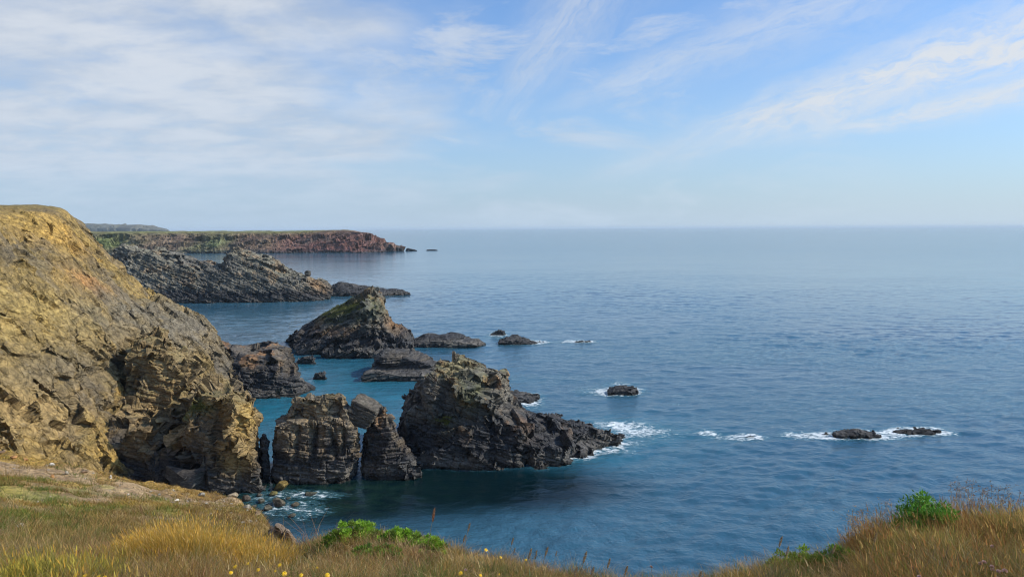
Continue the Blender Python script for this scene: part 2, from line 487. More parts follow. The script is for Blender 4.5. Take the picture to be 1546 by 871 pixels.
HOR = frame((0.10, 0.05, 1)); RDIP = frame((0.22, -0.10, 1)); LDIP = frame((-0.42, 0.0, 0.9))
STEEP = frame((0.75, -0.18, 0.62)); RIB = frame((1, 0.25, 0.18)); MILD = frame((-0.12, 0.1, 1))
m_stack = rock_material('sea_stack_rock', 1.0, 0.42, RDIP)
m_block = rock_material('blocky_rock', 0.9, 0.4, HOR)
m_cliff = rock_material('ochre_cliff_rock', 1.0, 0.7, STEEP)
m_wedge = rock_material('tilted_slab_rock', 1.7, 0.4, LDIP)
m_ridge = rock_material('ribbed_ridge_rock', 2.2, 0.5, RIB, 2.0)
m_far = rock_material('far_headland_rock', 8.0, 0.4, None, 1.0)
m_boulder = rock_material('boulder_rock', 0.4, 0.5, None, 1.5)


def D(px, py, Y): return at_depth(px, py, Y)


# ---- the big stack
rock('sea_stack', [
    loft([(123.0, [(636, 705), (655, 690), (700, 688), (740, 700), (768, 712)]),
          (124.6, [(629, 700), (640, 672), (668, 660), (700, 648), (716, 622), (735, 640), (752, 640), (768, 680), (800, 700), (828, 709)]),
          (128.5, [(615, 699), (606, 650), (632, 606), (662, 578), (676, 562), (700, 560), (718, 566), (745, 590), (764, 620), (790, 640), (822, 662), (850, 694)]),
          (133, [(606, 684), (597, 655), (594, 640), (601, 628), (609, 624), (611, 606), (629, 582), (655, 563), (665, 548), (678, 539), (690, 542), (717, 543), (722, 553), (742, 557), (749, 566), (764, 577), (763, 600), (774, 617), (800, 622), (849, 634), (875, 655), (890, 682)]),
          (140, [(612, 662), (625, 600), (655, 567), (690, 556), (742, 560), (762, 585), (776, 616), (800, 621), (849, 631), (880, 645), (905, 666)]),
          (152, [(640, 630), (670, 600), (730, 600), (770, 625), (830, 638)])]),
    loft([(123.6, [(764, 705), (790, 700), (828, 711)]), (127, [(764, 668), (800, 655), (838, 672), (858, 701)]),
          (133, [(766, 630), (800, 632), (850, 642), (880, 653), (893, 683)]),
          (138, [(780, 622), (849, 630), (874, 635), (890, 643), (917, 646), (935, 655), (947, 670)]),
          (143, [(780, 630), (850, 634), (900, 648), (936, 662)])]),
], 0.16, RDIP, [(4.8, 5.4, 6.4, 1.9, .5), (2.2, 2.6, 2.8, 0.9, .22), (1.1, 3.2, .34, .20), (0.42, 1.2, 0.14, .08)], m_stack,
    dict(c1=(.080, .078, .072), c2=(.175, .155, .12), black=(5.5, 12.0), moss=.35, lichen=.5, tan=.15, lump=1.25, barn=.75,
         blobs=[(D(712, 590, 128), (2.6, 4, 3.4), (.12, .13, .04), .55), (D(665, 640, 124), (2.2, 3, 1.2), (.10, .125, .03), .45),
                (D(690, 552, 131), (3, 4, 1.4), (.22, .19, .10), .8)]),
    'tall dark sea stack with a green crown and a long toe running seaward', 'sea stack', surf=.25,
    cracks=[(D(783, 632, 129), D(797, 703, 124), .8, 2.4), (D(716, 596, 128), D(706, 690, 123.5), .55, 1.5),
            (D(752, 575, 131), D(742, 640, 127), .4, 1.1), (D(845, 640, 133), D(852, 690, 129), .35, .8), (D(672, 585, 127), D(690, 650, 124), .4, .9)])

# ---- the square block stack
rock('block_stack', [
    loft([(116.6, [(426, 712), (440, 690), (490, 690), (516, 712)]),
          (117.6, [(415, 700), (421, 646), (441, 637), (470, 638), (500, 634), (521, 638), (535, 650), (538, 690), (523, 722)]),
          (121.5, [(411, 690), (419, 632), (437, 628), (470, 626), (500, 624), (522, 630), (538, 643), (544, 655), (540, 705)]),
          (127.5, [(414, 680), (421, 632), (440, 628), (524, 630), (537, 645), (540, 690)])]),
    loft([(120.2, [(440, 640), (440, 603), (456, 602), (456, 640)]), (126, [(440, 640), (440, 603), (456, 602), (456, 640)])], 5),
    loft([(119.4, [(461, 640), (462, 600), (514, 598), (523, 611), (521, 640)]), (127, [(459, 640), (461, 599), (514, 597), (524, 611), (523, 640)])], 5),
], 0.15, HOR, [(1.9, 2.4, 3.6, .5, .3), (1.0, 1.9, 0.40, .16), (0.4, 1.0, 0.18, .09)], m_block,
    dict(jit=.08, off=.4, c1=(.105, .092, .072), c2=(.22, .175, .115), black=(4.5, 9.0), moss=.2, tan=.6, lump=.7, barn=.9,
         blobs=[(D(492, 626, 118), (3.4, 2, .5), (.24, .2, .13), .8), (D(487, 660, 117.5), (.5, 2, 2.6), (.25, .17, .09), .7), (D(511, 655, 117.5), (.6, 2, 2.6), (.25, .17, .09), .7)]),  # the two tan slivers paint sunlit right-facing edges into the rock colour
    'square topped block of bedded rock standing between the cliff buttress and the pointed pinnacle', 'sea stack', surf=.02, smooth=1,
    cracks=[(D(476, 640, 117.6), D(472, 690, 117), .45, 1.3), (D(500, 640, 117.6), D(506, 690, 117), .45, 1.3), (D(520, 640, 117.6), D(517, 682, 117), .3, 1.0),
            (D(450, 645, 117.6), D(446, 690, 117), .4, 1.0), (D(530, 690, 118), D(505, 728, 117), .5, .9)])

# ---- pinnacle and the block wedged against it
rock('rock_pinnacle', [
    loft([(118.2, [(570, 715), (585, 690), (612, 700), (628, 712)]), (119.4, [(553, 708), (562, 676), (580, 648), (594, 664), (616, 690), (631, 706)]),
          (121.3, [(541, 705), (544, 675), (555, 646), (564, 629), (575, 613), (583, 612), (588, 630), (600, 652), (613, 675), (627, 694), (632, 702)]),
          (126, [(552, 690), (566, 646), (578, 628), (590, 640), (612, 680), (622, 696)])])],
     0.14, MILD, [(2.2, 2.4, 3.2, .55, .3), (0.95, 1.8, 0.36, .14), (0.4, 1.0, 0.18, .08)], m_block,
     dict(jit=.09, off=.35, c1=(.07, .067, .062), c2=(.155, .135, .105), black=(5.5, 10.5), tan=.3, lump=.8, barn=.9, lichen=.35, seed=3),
     'pointed triangular rock pinnacle left of the tall stack with a slab leaning on it', 'pinnacle', surf=.02, smooth=1)
rock('wedged_boulder', [prism([(520, 636), (524, 622), (532, 605), (540, 607), (568, 624), (562, 637), (553, 649), (537, 645)], 119.2, 123.4, (.4, .5))],
     0.13, frame((0.45, 0.1, .9)), [(0.8, 2.6, 0.22, .12), (0.35, 1.0, 0.10, .05)], m_block,
     dict(c1=(.062, .056, .046), c2=(.115, .098, .072), black=(-9, -8), barn=0, lump=.5, seed=8, grow=.12),
     'tilted slab of rock wedged across the gap between the block stack and the pinnacle', 'boulder', surf=0, smooth=1)

# ---- wedge shaped stack, its tail, the layered slab
rock('wedge_stack', [
    loft([(232, [(489, 540), (494, 529), (530, 527), (562, 532), (585, 540)]), (240, [(486, 537), (496, 523), (540, 521), (600, 526), (625, 532)]), (247, [(490, 530), (500, 520), (600, 520), (620, 528)])]),
    loft([(239, [(458, 525), (480, 512), (520, 505), (560, 498), (600, 510), (622, 524)]),
          (247, [(449, 520), (470, 497), (500, 477), (535, 466), (556, 456), (574, 462), (584, 488), (612, 500), (628, 520)]),
          (256, [(440, 510), (447, 500), (469, 494), (473, 483), (484, 473), (504, 464), (530, 453), (546, 442), (559, 436), (570, 438), (581, 450), (583, 470), (592, 482), (595, 488), (610, 490), (626, 500), (632, 512)]),
          (270, [(438, 508), (470, 492), (520, 468), (560, 452), (580, 468), (590, 490), (620, 504)])])],
     0.32, LDIP, [(9, 9, 4.5, 1.5, .4), (4, 4.5, 2.0, 1.1, .3), (0.9, 2.2, 0.45, .18)], m_wedge,
     dict(jit=.08, off=.4, c1=(.072, .076, .068), c2=(.17, .16, .13), black=(6, 12), moss=.95, lichen=.3, tan=.2, hs=1.4, barn=.8, cs=1.7,
          blobs=[(D(520, 468, 250), (12, 12, 3.5), (.085, .10, .03), .7), (D(600, 490, 252), (4, 8, 2), (.30, .15, .05), .6), (D(592, 478, 252), (2, 8, 2), (.30, .15, .05), .5)]),
     'wedge shaped islet with a green left slope and a steep ribbed right face', 'islet', surf=.06,
     cracks=[(D(552, 470, 246), D(545, 505, 240), .8, 2), (D(566, 460, 246), D(563, 500, 240), .7, 1.8)])
rock('low_rock', [loft([(253, [(622, 524), (650, 515), (690, 516), (720, 521)]), (260, [(616, 518), (640, 503), (664, 504), (685, 500), (701, 504), (714, 511), (724, 511), (734, 517)]), (268, [(632, 512), (690, 508), (722, 514)])])],
     0.36, MILD, [(1.6, 4.5, .7, .25), (.7, 2, .3, .12)], m_wedge, dict(c1=(.042, .043, .046), c2=(.09, .085, .075), black=(3, 7), barn=.9, cs=1.5, seed=21),
     'long low dark rock trailing off the right end of the wedge shaped islet', 'rock', surf=.15)
rock('layered_slab', [
    loft([(196.5, [(548, 574), (549, 563), (572, 560), (600, 567), (640, 568)]), (200, [(546, 571), (548, 560), (559, 557), (580, 561), (600, 557), (640, 558), (660, 566)]), (206, [(548, 566), (560, 556), (650, 556), (664, 562)])]),
    loft([(202, [(560, 565), (563, 546), (575, 541), (610, 540), (645, 548), (664, 562)]), (209, [(560, 556), (567, 535), (582, 523), (598, 526), (613, 525), (629, 528), (647, 537), (660, 546), (676, 556)]), (217, [(565, 550), (585, 530), (640, 536), (670, 550)])])],
     0.27, MILD, [(1.0, 5.5, 0.65, .26), (0.45, 2.2, .26, .11)], m_wedge,
     dict(c1=(.05, .051, .054), c2=(.12, .11, .09), black=(2.5, 7.5), tan=.2, barn=1.0, cs=1.3, lump=.7, seed=5),
     'long flat topped slab of thin dark beds with a pale foot behind the tall stack', 'rock', surf=.08,
     cracks=[(D(570, 550, 202), D(592, 570, 198), .5, 1.6)])

# ---- outcrop at the cliff foot
rock('rock_outcrop', [
    loft([(176, [(335, 585), (360, 580), (380, 592), (392, 601)]), (180, [(320, 550), (350, 545), (385, 545), (420, 556), (442, 580), (452, 592)]),
          (186, [(318, 520), (333, 515), (349, 519), (375, 523), (407, 523), (428, 526), (439, 538), (449, 562), (455, 573), (469, 584), (473, 590)]),
          (197, [(325, 524), (380, 525), (430, 530), (446, 560), (462, 580)])])],
     0.24, HOR, [(5, 5, 3, 1.4, .4), (1.5, 4.0, 0.55, .26), (.55, 2.0, .26, .11)], m_block,
     dict(c1=(.048, .049, .052), c2=(.12, .105, .085), black=(6, 10.5), tan=.3, lichen=.4, barn=.8, cs=1.2, seed=11),
     'dark horizontally bedded outcrop at the foot of the ochre cliff', 'rock outcrop', surf=.08)
for nm, sl, lb in (('skerry', [(214, [(380, 524), (386, 518), (408, 514), (420, 519), (428, 525)]), (221, [(384, 522), (408, 516), (424, 522)])], 'thin flat skerry just behind the dark outcrop at the cliff foot'),
                   ('skerry', [(223, [(447, 546), (452, 541), (463, 537), (474, 537), (476, 547)]), (228, [(450, 543), (465, 538), (475, 542)])], 'small angular rock in the channel left of the wedge shaped islet'),
                   ('skerry', [(199.5, [(473, 569), (477, 564), (484, 560.5), (490, 563), (493, 569)]), (203, [(476, 566), (485, 563), (491, 566)])], 'small round dark rock alone in the teal lagoon'),
                   ('skerry', [(282, [(740, 506), (746, 502), (755, 497.5), (761, 501), (764, 507)]), (288, [(743, 504), (755, 500), (762, 504)])], 'little dark rock at the end of the long low rock, behind the two humped one'),
                   ('skerry', [(259, [(752, 519), (770, 514), (790, 517), (806, 520)]), (264, [(754, 512), (768, 507), (780, 504), (793, 509), (806, 515), (826, 518)]), (270, [(760, 512), (782, 508), (806, 516)])], 'dark humped skerry with surf along its right side beyond the tall stack'),
                   ('skerry', [(264, [(850, 518), (866, 516), (885, 514.5), (896, 517)]), (268, [(856, 515.5), (880, 513.5), (893, 515)])], 'thin flat reef barely above the water, farthest right of the offshore row'),
                   ('skerry', [(179.5, [(917, 595), (924, 589), (945, 590), (960, 595)]), (182, [(916, 590), (925, 583), (939, 581), (945, 584), (954, 581), (962, 587), (965, 592)]), (186, [(920, 586), (940, 582), (962, 588)])], 'lone dark rock ringed by surf in the open water right of the tall stack'),
                   ('skerry', [(171, [(750, 608), (785, 604), (800, 608)]), (176, [(750, 592), (765, 589), (782, 590), (796, 593), (808, 595), (816, 599)]), (182, [(752, 590), (790, 592), (812, 597)])], 'low brown rock showing behind the right side of the tall stack'),
                   ('reef_rock', [(141.5, [(1255, 662), (1268, 654), (1300, 654), (1325, 659)]), (143.5, [(1256, 655), (1266, 651), (1292, 649), (1308, 651), (1325, 655)]), (147, [(1260, 652), (1295, 650), (1318, 654)])], 'long brown reef rock, left of the pair awash far right'),
                   ('reef_rock', [(144, [(1366, 659), (1385, 654), (1405, 653), (1421, 657)]), (146, [(1347, 651), (1362, 648), (1390, 647), (1410, 649), (1422, 653)]), (149, [(1352, 648), (1390, 647), (1415, 651)])], 'long brown reef rock awash, right of the pair far right'),
                   ('reef_rock', [(143.6, [(1182, 660), (1210, 657), (1256, 658)]), (145, [(1184, 658), (1215, 656.5), (1254, 657)]), (147, [(1188, 657), (1250, 656)])], 'thin ledge of rock barely awash, joining the left reef rock'),
                   ('reef_rock', [(142, [(1118, 664), (1127, 660), (1137, 663)]), (144, [(1120, 661), (1128, 657), (1137, 660)])], 'small rock breaking the surface between the tall stack and the reef rocks'),
                   ('reef_rock', [(145, [(1062, 656), (1069, 652.5), (1077, 656)]), (147, [(1064, 654), (1070, 652), (1075, 654)])], 'tiny rock breaking the surface, nearest the toe of the tall stack')):
    Y = sl[0][0]
    rock(nm, [loft(sl, N=24)], max(0.16, Y / 900), MILD, [(1.5, 1.2, .8, .55, .12), (.4, 1.1, .16, .06)], m_block,
         dict(c1=(.036, .034, .034), c2=(.075, .064, .054), black=(2, 6), barn=.35, lump=.6, seed=int(sl[0][1][0][0])), lb, 'skerry',
         'low rocks awash off the stacks', surf=.75 if Y < 190 or 255 < Y < 300 else .2)

# ---- ridge shaped island behind, perched block, low rock at its end
ridge_top = [(95, 390), (168, 387), (176, 374), (194, 371), (219, 376), (245, 374), (267, 381), (288, 387), (314, 394), (339, 398), (342, 385), (350, 378), (368, 374), (390, 380), (408, 386), (420, 387), (422, 396), (435, 398), (437, 411), (457, 413), (466, 416), (484, 423), (493, 429), (498, 443), (499, 449)]
rock('ridge_island', [
    loft([(410, [(100, 440), (200, 437), (300, 440), (340, 446), (385, 456)]),
          (417, [(100, 405), (180, 398), (250, 400), (300, 410), (338, 414), (350, 402), (380, 400), (410, 414), (440, 434), (452, 453)]),
          (424, [(98, 398), (172, 392), (195, 379), (245, 382), (290, 395), (315, 402), (340, 403), (346, 387), (368, 381), (400, 390), (418, 398), (430, 413), (452, 424), (472, 430), (485, 450)]),
          (431, ridge_top), (446, [(x, y + 5) for x, y in ridge_top])])],
     0.46, frame((.38, .1, .9)), [(9, 9, 7, 2.6, .5), (4, 4.5, 3.0, 1.3, .35), (1.6, 3.6, .9, .35)], m_ridge,
     dict(jit=.10, off=.4, c1=(.105, .10, .085), c2=(.22, .20, .155), black=(4, 8), moss=.12, lichen=.25, hs=1.5, barn=.5, cs=2.5, lump=.6, flat=.3,
          blobs=[(D(485, 432, 424), (8, 14, 4), (.30, .16, .06), .7)]),
     'long ridge shaped rocky island with a broken crest behind the ochre cliff', 'island', surf=.05)
rock('perched_boulder', [prism([(460, 417), (459, 411), (462, 408), (467, 409), (468, 414), (466, 418)], 428, 432)], .35, HOR, [(1, 2, .3, .1)], m_ridge,
     dict(c1=(.06, .055, .045), c2=(.1, .09, .07), black=(-9, -8), barn=0), 'small block perched on the low right shoulder of the ridge shaped island', 'boulder', surf=0, smooth=1)
rock('low_rock', [loft([(449, [(498, 447), (506, 440), (540, 442), (575, 445)]), (457, [(496, 440), (501, 430), (511, 423), (527, 427), (545, 430), (560, 432), (585, 438), (603, 436), (622, 443)]), (468, [(500, 432), (540, 430), (600, 438)])])],
     0.6, LDIP, [(2.0, 5, 1.0, .35), (.9, 2.4, .4, .15)], m_ridge, dict(c1=(.055, .053, .05), c2=(.12, .105, .085), black=(3, 9), barn=.4, cs=2, seed=31),
     'low dark rock tapering to the right off the end of the ridge shaped island', 'rock', surf=.08)

# ---- distant land
rock('headland', [
    loft([(1258, [(-60, 378), (100, 376), (300, 377), (420, 376), (520, 376), (565, 379)]),
          (1280, [(-60, 366), (131, 364), (300, 366), (400, 366), (480, 366), (530, 364), (556, 370), (578, 378)]),
          (1310, [(-60, 353), (131, 352), (209, 351), (317, 352.5), (390, 351), (480, 350), (517, 348.4), (540, 349.5), (556, 355), (571, 363.5), (582, 371), (590, 377)]),
          (1345, [(-60, 351.6), (131, 351), (209, 349.7), (317, 351), (390, 349.7), (480, 349), (517, 347), (535, 347.6), (550, 352), (566, 360.5), (580, 369), (594, 373.5), (612, 376.6)]),
          (1480, [(-60, 350), (390, 349), (480, 349), (520, 348), (530, 355)])], N=60)],
     1.8, RIB, [(24, 30, 50, 7.0, 2.0), (9, 10, 20, 2.6, .8), (5, 9, 1.2, .6)], m_far,
     dict(c1=(.11, .062, .045), c2=(.20, .125, .085), black=(3, 7), moss=0, hs=3, barn=0, cs=16, tan=0, lump=.35, grow=-.6, flat=.0, flatz=(26, 35),
          blobs=[(D(150, 366, 1280), (60, 60, 14), (.12, .14, .045), .9), (D(310, 366, 1280), (60, 60, 14), (.09, .12, .045), .9), (D(400, 366, 1280), (30, 60, 14), (.12, .12, .06), .5),
                 (D(260, 366, 1280), (26, 60, 14), (.22, .15, .10), .8), (D(500, 366, 1290), (90, 90, 25), (.17, .07, .058), .9)] + [(D(px_, 347.5, 1400), (70, 140, 6), (.15, .155, .055), 1.2) for px_ in (0, 60, 120, 180, 240, 300, 360, 420, 480)]),
     kind='structure', surf=0)
for sl, lb in (([(1330, [(586, 378.5), (592, 373), (600, 373), (608, 376), (611, 378.5)]), (1345, [(588, 376), (600, 373), (608, 377)])], 'jagged rock at the foot of the distant red headland'),
               ([(1350, [(611, 378), (615, 374), (622, 376), (631, 378)]), (1362, [(613, 376), (620, 375), (628, 377)])], 'small rock second out from the tip of the distant red headland'),
               ([(1370, [(642, 378), (648, 376.5), (656, 376.6), (662, 378)]), (1380, [(645, 377), (658, 377)])], 'low rock alone on the water farthest out from the distant red headland')):
    rock('skerry', [loft(sl, N=20)], 1.2, HOR, [(4, 8, 1.5, .3)], m_far, dict(c1=(.04, .036, .036), c2=(.08, .06, .055), black=(2, 9), barn=0, cs=5, lump=.4), lb, 'skerry', 'rocks off the distant headland', surf=0, smooth=1)
rock('hills', [loft([(5900, [(-60, 345), (60, 344), (200, 344), (240, 346.5), (257, 348)]), (6100, [(-60, 339), (123, 339.3), (172, 340), (227, 341.2), (248, 344.8), (256, 347)]), (6900, [(-60, 338.5), (123, 339), (227, 341.5), (246, 346)])], N=40)],
     9, RIB, [(60, 90, 20, 5)], m_far, dict(c1=(.07, .075, .055), c2=(.13, .12, .085), black=(3, 8), barn=0, cs=30, lump=.3), kind='structure', surf=0)

# ---- the ochre cliff
rock('cliff', [
    loft([(98, [(-230, 470), (-90, 560), (0, 660), (60, 720), (100, 760)]),
          (108, [(-230, 400), (-120, 450), (-40, 520), (40, 620), (110, 705), (160, 745)]),
          (118, [(-230, 345), (-100, 385), (-10, 455), (70, 545), (140, 640), (190, 695), (235, 735)]),
          (131, [(-230, 312), (-60, 330), (20, 380), (95, 462), (160, 555), (215, 635), (262, 700)]),
          (150, [(-230, 305), (-20, 316), (45, 336), (100, 378), (150, 440), (200, 500), (245, 535), (292, 592), (320, 650)]),
          (166, [(-230, 303), (0, 311), (52, 312), (84, 320), (108, 345), (145, 393), (182, 440), (218, 472), (262, 492), (300, 530), (332, 580), (352, 622)]),
          (180, [(-230, 303), (0, 311), (52, 310), (90, 312), (103, 318), (114, 331), (129, 348), (155, 375), (171, 390), (186, 419), (222, 450), (240, 457), (274, 460), (298, 474), (321, 502), (338, 530), (354, 558), (370, 582), (378, 598)]),
          (200, [(-230, 306), (0, 313), (60, 314), (95, 322), (120, 350), (170, 410), (230, 462), (290, 490), (330, 540), (360, 575)]),
          (240, [(-230, 312), (0, 318), (60, 322), (100, 350), (180, 440), (260, 520)])], N=70),
], 0.24, STEEP, [(8, 14, 4.0, 2.2, .5), (3.5, 7, 1.8, .9, .30), (0.9, 5.0, .42, .22), (0.55, 1.5, .40, .16)], m_cliff,
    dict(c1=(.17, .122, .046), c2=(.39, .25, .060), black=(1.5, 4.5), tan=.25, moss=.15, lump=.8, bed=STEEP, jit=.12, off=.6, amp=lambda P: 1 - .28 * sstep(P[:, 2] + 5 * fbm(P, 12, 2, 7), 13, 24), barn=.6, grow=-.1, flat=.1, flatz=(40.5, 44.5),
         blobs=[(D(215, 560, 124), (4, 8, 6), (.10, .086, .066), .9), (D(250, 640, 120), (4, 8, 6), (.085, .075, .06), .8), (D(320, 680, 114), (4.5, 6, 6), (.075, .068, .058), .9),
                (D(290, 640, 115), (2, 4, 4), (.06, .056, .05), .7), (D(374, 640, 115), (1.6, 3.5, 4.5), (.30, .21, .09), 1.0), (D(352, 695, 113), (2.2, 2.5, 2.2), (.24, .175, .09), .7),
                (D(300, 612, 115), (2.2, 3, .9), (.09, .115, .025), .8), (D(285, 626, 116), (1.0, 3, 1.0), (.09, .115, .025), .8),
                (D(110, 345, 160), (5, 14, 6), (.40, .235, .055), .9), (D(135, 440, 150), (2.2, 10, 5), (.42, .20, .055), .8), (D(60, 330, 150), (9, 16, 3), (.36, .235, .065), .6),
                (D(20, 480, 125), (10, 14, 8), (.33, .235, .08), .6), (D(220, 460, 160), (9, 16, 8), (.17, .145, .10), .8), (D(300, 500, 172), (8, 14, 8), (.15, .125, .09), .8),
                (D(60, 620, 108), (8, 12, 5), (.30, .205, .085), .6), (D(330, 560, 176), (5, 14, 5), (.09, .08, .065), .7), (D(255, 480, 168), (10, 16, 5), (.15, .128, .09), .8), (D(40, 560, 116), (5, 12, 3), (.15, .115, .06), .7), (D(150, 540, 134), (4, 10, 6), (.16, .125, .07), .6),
                (D(20, 310, 170), (16, 30, 1.0), (.19, .145, .055), .9)]),
    kind='structure', surf=.05,
    cracks=[(D(272, 655, 117), D(284, 722, 113), 1.5, 3.6), (D(262, 690, 119), D(276, 718, 115), 1.6, 3.0), (D(140, 602, 117), D(188, 610, 120), .8, 1.6), (D(218, 535, 125), D(210, 575, 123), .8, 1.6),
            (D(122, 420, 150), D(136, 470, 148), 1.2, 2.0), (D(20, 430, 128), D(75, 500, 128), .5, 1.5), (D(60, 390, 142), D(125, 480, 142), .45, 1.3), (D(100, 480, 138), D(190, 590, 134), .5, 1.5), (D(150, 430, 158), D(225, 520, 154), .45, 1.2), (D(-10, 560, 112), D(60, 640, 112), .45, 1.2), (D(30, 500, 122), D(110, 610, 118), .4, 1.1), (D(215, 470, 165), D(300, 560, 165), .5, 1.2), (D(236, 540, 126), D(240, 580, 124), .7, 1.5), (D(330, 604, 114), D(322, 720, 112.5), .45, 1.0), (D(366, 660, 114), D(364, 720, 113), .35, .8),
            (D(345, 662, 113.5), D(392, 676, 114), .3, .7), (D(262, 600, 120), D(255, 670, 118), .7, 1.4)])



rock('cliff_buttress', [
    loft([(131, [(190, 610), (196, 548), (208, 530), (236, 528), (258, 545), (284, 572), (296, 600), (306, 650)]),
          (136, [(184, 580), (196, 522), (214, 512), (240, 517), (262, 530), (284, 546), (298, 566), (305, 592), (310, 640)]),
          (148, [(190, 560), (220, 505), (262, 525), (300, 580), (310, 620)])]),
    loft([(112.6, [(296, 725), (310, 680), (350, 660), (380, 690), (392, 728)]),
          (114.2, [(284, 715), (290, 640), (302, 604), (320, 598), (352, 596), (364, 606), (378, 648), (388, 680), (393, 722)]),
          (119, [(268, 690), (286, 620), (300, 598), (318, 590), (358, 588), (368, 596), (381, 631), (391, 663), (394, 706)]),
          (132, [(262, 650), (290, 590), (350, 590), (366, 602), (380, 650)])]),
    loft([(117, [(140, 720), (150, 690), (200, 672), (226, 664), (244, 690), (262, 716)]), (124, [(120, 690), (150, 630), (200, 625), (240, 640), (262, 690)]), (134, [(150, 620), (230, 620), (260, 680)])]),
], 0.19, frame((0.30, -0.10, 1)), [(4.5, 4.6, 6.5, 2.3, .5), (2.0, 2.2, 3.0, .85, .22), (.9, 2.2, .30, .16), (.4, 1.1, .12, .07)], m_block,
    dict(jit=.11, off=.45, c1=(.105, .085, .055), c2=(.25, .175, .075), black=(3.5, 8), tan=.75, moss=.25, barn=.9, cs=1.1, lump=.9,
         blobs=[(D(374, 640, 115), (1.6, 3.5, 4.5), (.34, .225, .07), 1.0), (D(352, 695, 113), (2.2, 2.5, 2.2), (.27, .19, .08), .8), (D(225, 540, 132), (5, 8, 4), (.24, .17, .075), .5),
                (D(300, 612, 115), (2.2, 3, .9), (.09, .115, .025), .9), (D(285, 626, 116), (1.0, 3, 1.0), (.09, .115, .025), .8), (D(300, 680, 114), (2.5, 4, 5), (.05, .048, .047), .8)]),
    kind='structure', surf=.05,
    cracks=[(D(276, 650, 118), D(284, 722, 113), 1.4, 3.6), (D(262, 690, 119), D(276, 718, 115), 1.6, 3.0), (D(330, 604, 114), D(322, 720, 112.5), .5, 1.3), (D(366, 660, 114), D(364, 720, 113), .35, .8),
            (D(345, 662, 113.5), D(392, 676, 114), .3, .7), (D(262, 600, 120), D(255, 670, 118), .7, 1.4), (D(218, 535, 131), D(210, 575, 129), .8, 1.6)])


def green_part(ob, name, n, test, hgt, wd, cols, seed, m_):
    """tufts that grow on a rock: a part of that rock"""
    rg = np.random.default_rng(seed); me = ob.data; co = np.empty(len(me.vertices) * 3, np.float32); me.vertices.foreach_get('co', co); co = co.reshape(-1, 3).astype(float)
    no = np.empty(len(me.vertices) * 3, np.float32); me.vertices.foreach_get('normal', no); no = no.reshape(-1, 3)
    c = np.empty(len(me.vertices) * 4, np.float32); me.color_attributes['col'].data.foreach_get('color', c); c = c.reshape(-1, 4)
    k = np.nonzero(test(co + np.array(ob.location), no, c))[0]
    if len(k) < 10: return
    k = rg.choice(k, n); B = co[k] + rg.normal(0, .12, (n, 3)) * np.array([1, 1, .3])
    cc = pick(cols, n, rg); V, F, C = blades(B, hgt * rg.uniform(.5, 1.4, n), wd * rg.uniform(.6, 1.4, n), rg.uniform(.3, 1.3, n), rg.uniform(0, 6.28, n), cc * .8, cc, 2)
    mesh_np(name, V, F, m_, C, ob)


# ------------------------------------------------------------------ near hillside
CTRL = {
    -900: [(4, 905), (7, 850), (12, 800), (20, 760), (35, 722), (60, 700), (95, 670), (110, 670)],
    0: [(5, 884), (7, 862), (10, 838), (16, 798), (25, 757), (40, 723), (60, 698), (85, 686), (104, 698)],
    150: [(5, 884), (7, 864), (10, 846), (16, 810), (25, 775), (40, 747), (60, 728), (80, 718), (100, 730)],
    290: [(5, 888), (6.5, 864), (8, 846), (12, 826), (20, 797), (35, 775), (55, 757), (76, 744), (86, 758)],
    360: [(5, 890), (6.5, 872), (8, 856), (12, 836), (20, 806), (32, 785), (48, 764), (62, 756), (70, 775)],
    400: [(5, 890), (6.5, 874), (8, 862), (12, 842), (20, 818), (30, 798), (42, 786), (50, 800)],
    436: [(5, 890), (6.5, 874), (8, 860), (12, 840), (17, 824), (22, 812), (26, 826)],
    470: [(5, 892), (6.5, 864), (8, 834), (10, 820), (12, 823), (15, 845)],
    520: [(5, 894), (6, 868), (7, 834), (8, 806), (9.2, 811), (11, 840)],
    590: [(5, 895), (6, 864), (7, 828), (7.8, 814), (9.5, 845)],
    660: [(5, 895), (6, 864), (7, 834), (7.6, 826), (9, 850)],
    740: [(4.6, 905), (5.6, 876), (6.6, 852), (7.4, 850), (9, 875)],
    830: [(4.6, 912), (5.6, 886), (6.4, 872), (7, 872), (8.5, 900)],
    950: [(4.6, 925), (5.6, 900), (6.3, 890), (7.8, 920)],
    1050: [(4.6, 925), (5.5, 900), (6.1, 890), (7.5, 920)],
    1120: [(4.6, 915), (5.4, 885), (6.1, 874), (7.4, 905)],
    1200: [(4.5, 905), (5.3, 870), (6.0, 856), (7.3, 890)],
    1285: [(4.4, 902), (5.2, 862), (6.0, 850), (7.0, 880)],
    1330: [(4.2, 902), (5.0, 850), (6.0, 820), (7.0, 850)],
    1410: [(4.0, 908), (4.8, 850), (5.8, 814), (6.4, 812), (7.6, 850)],
    1546: [(4.0, 910), (4.8, 850), (5.8, 812), (6.6, 808), (8, 845)],
    1850: [(4.0, 915), (5.0, 850), (6.0, 815), (7, 812), (9, 850)],
    2600: [(4.0, 915), (5.0, 850), (6.0, 815), (7, 812), (9, 850)]}
RS = np.exp(np.linspace(math.log(0.8), math.log(150), 330))
PXS = np.arange(-900, 2601, 6.0)
keys = sorted(CTRL); ZC = []
for k in keys:
    pts = [(0.0, EYE - 1.75), (2.6, EYE - 1.75 - .12)] + [(r, at_depth(k, py, r)[2]) for r, py in CTRL[k]]
    rl, zl = pts[-1]
    slope = 1.5 if k >= 440 else 0.9
    pts.append((rl + (zl + 3) / slope, -3.0)); pts.append((400, -3.0))
    ZC.append(np.interp(RS, [p[0] for p in pts], [p[1] for p in pts]))
ZC = np.array(ZC)
GZ = np.array([np.interp(PXS, keys, ZC[:, j]) for j in range(len(RS))]).T       # (px, r)
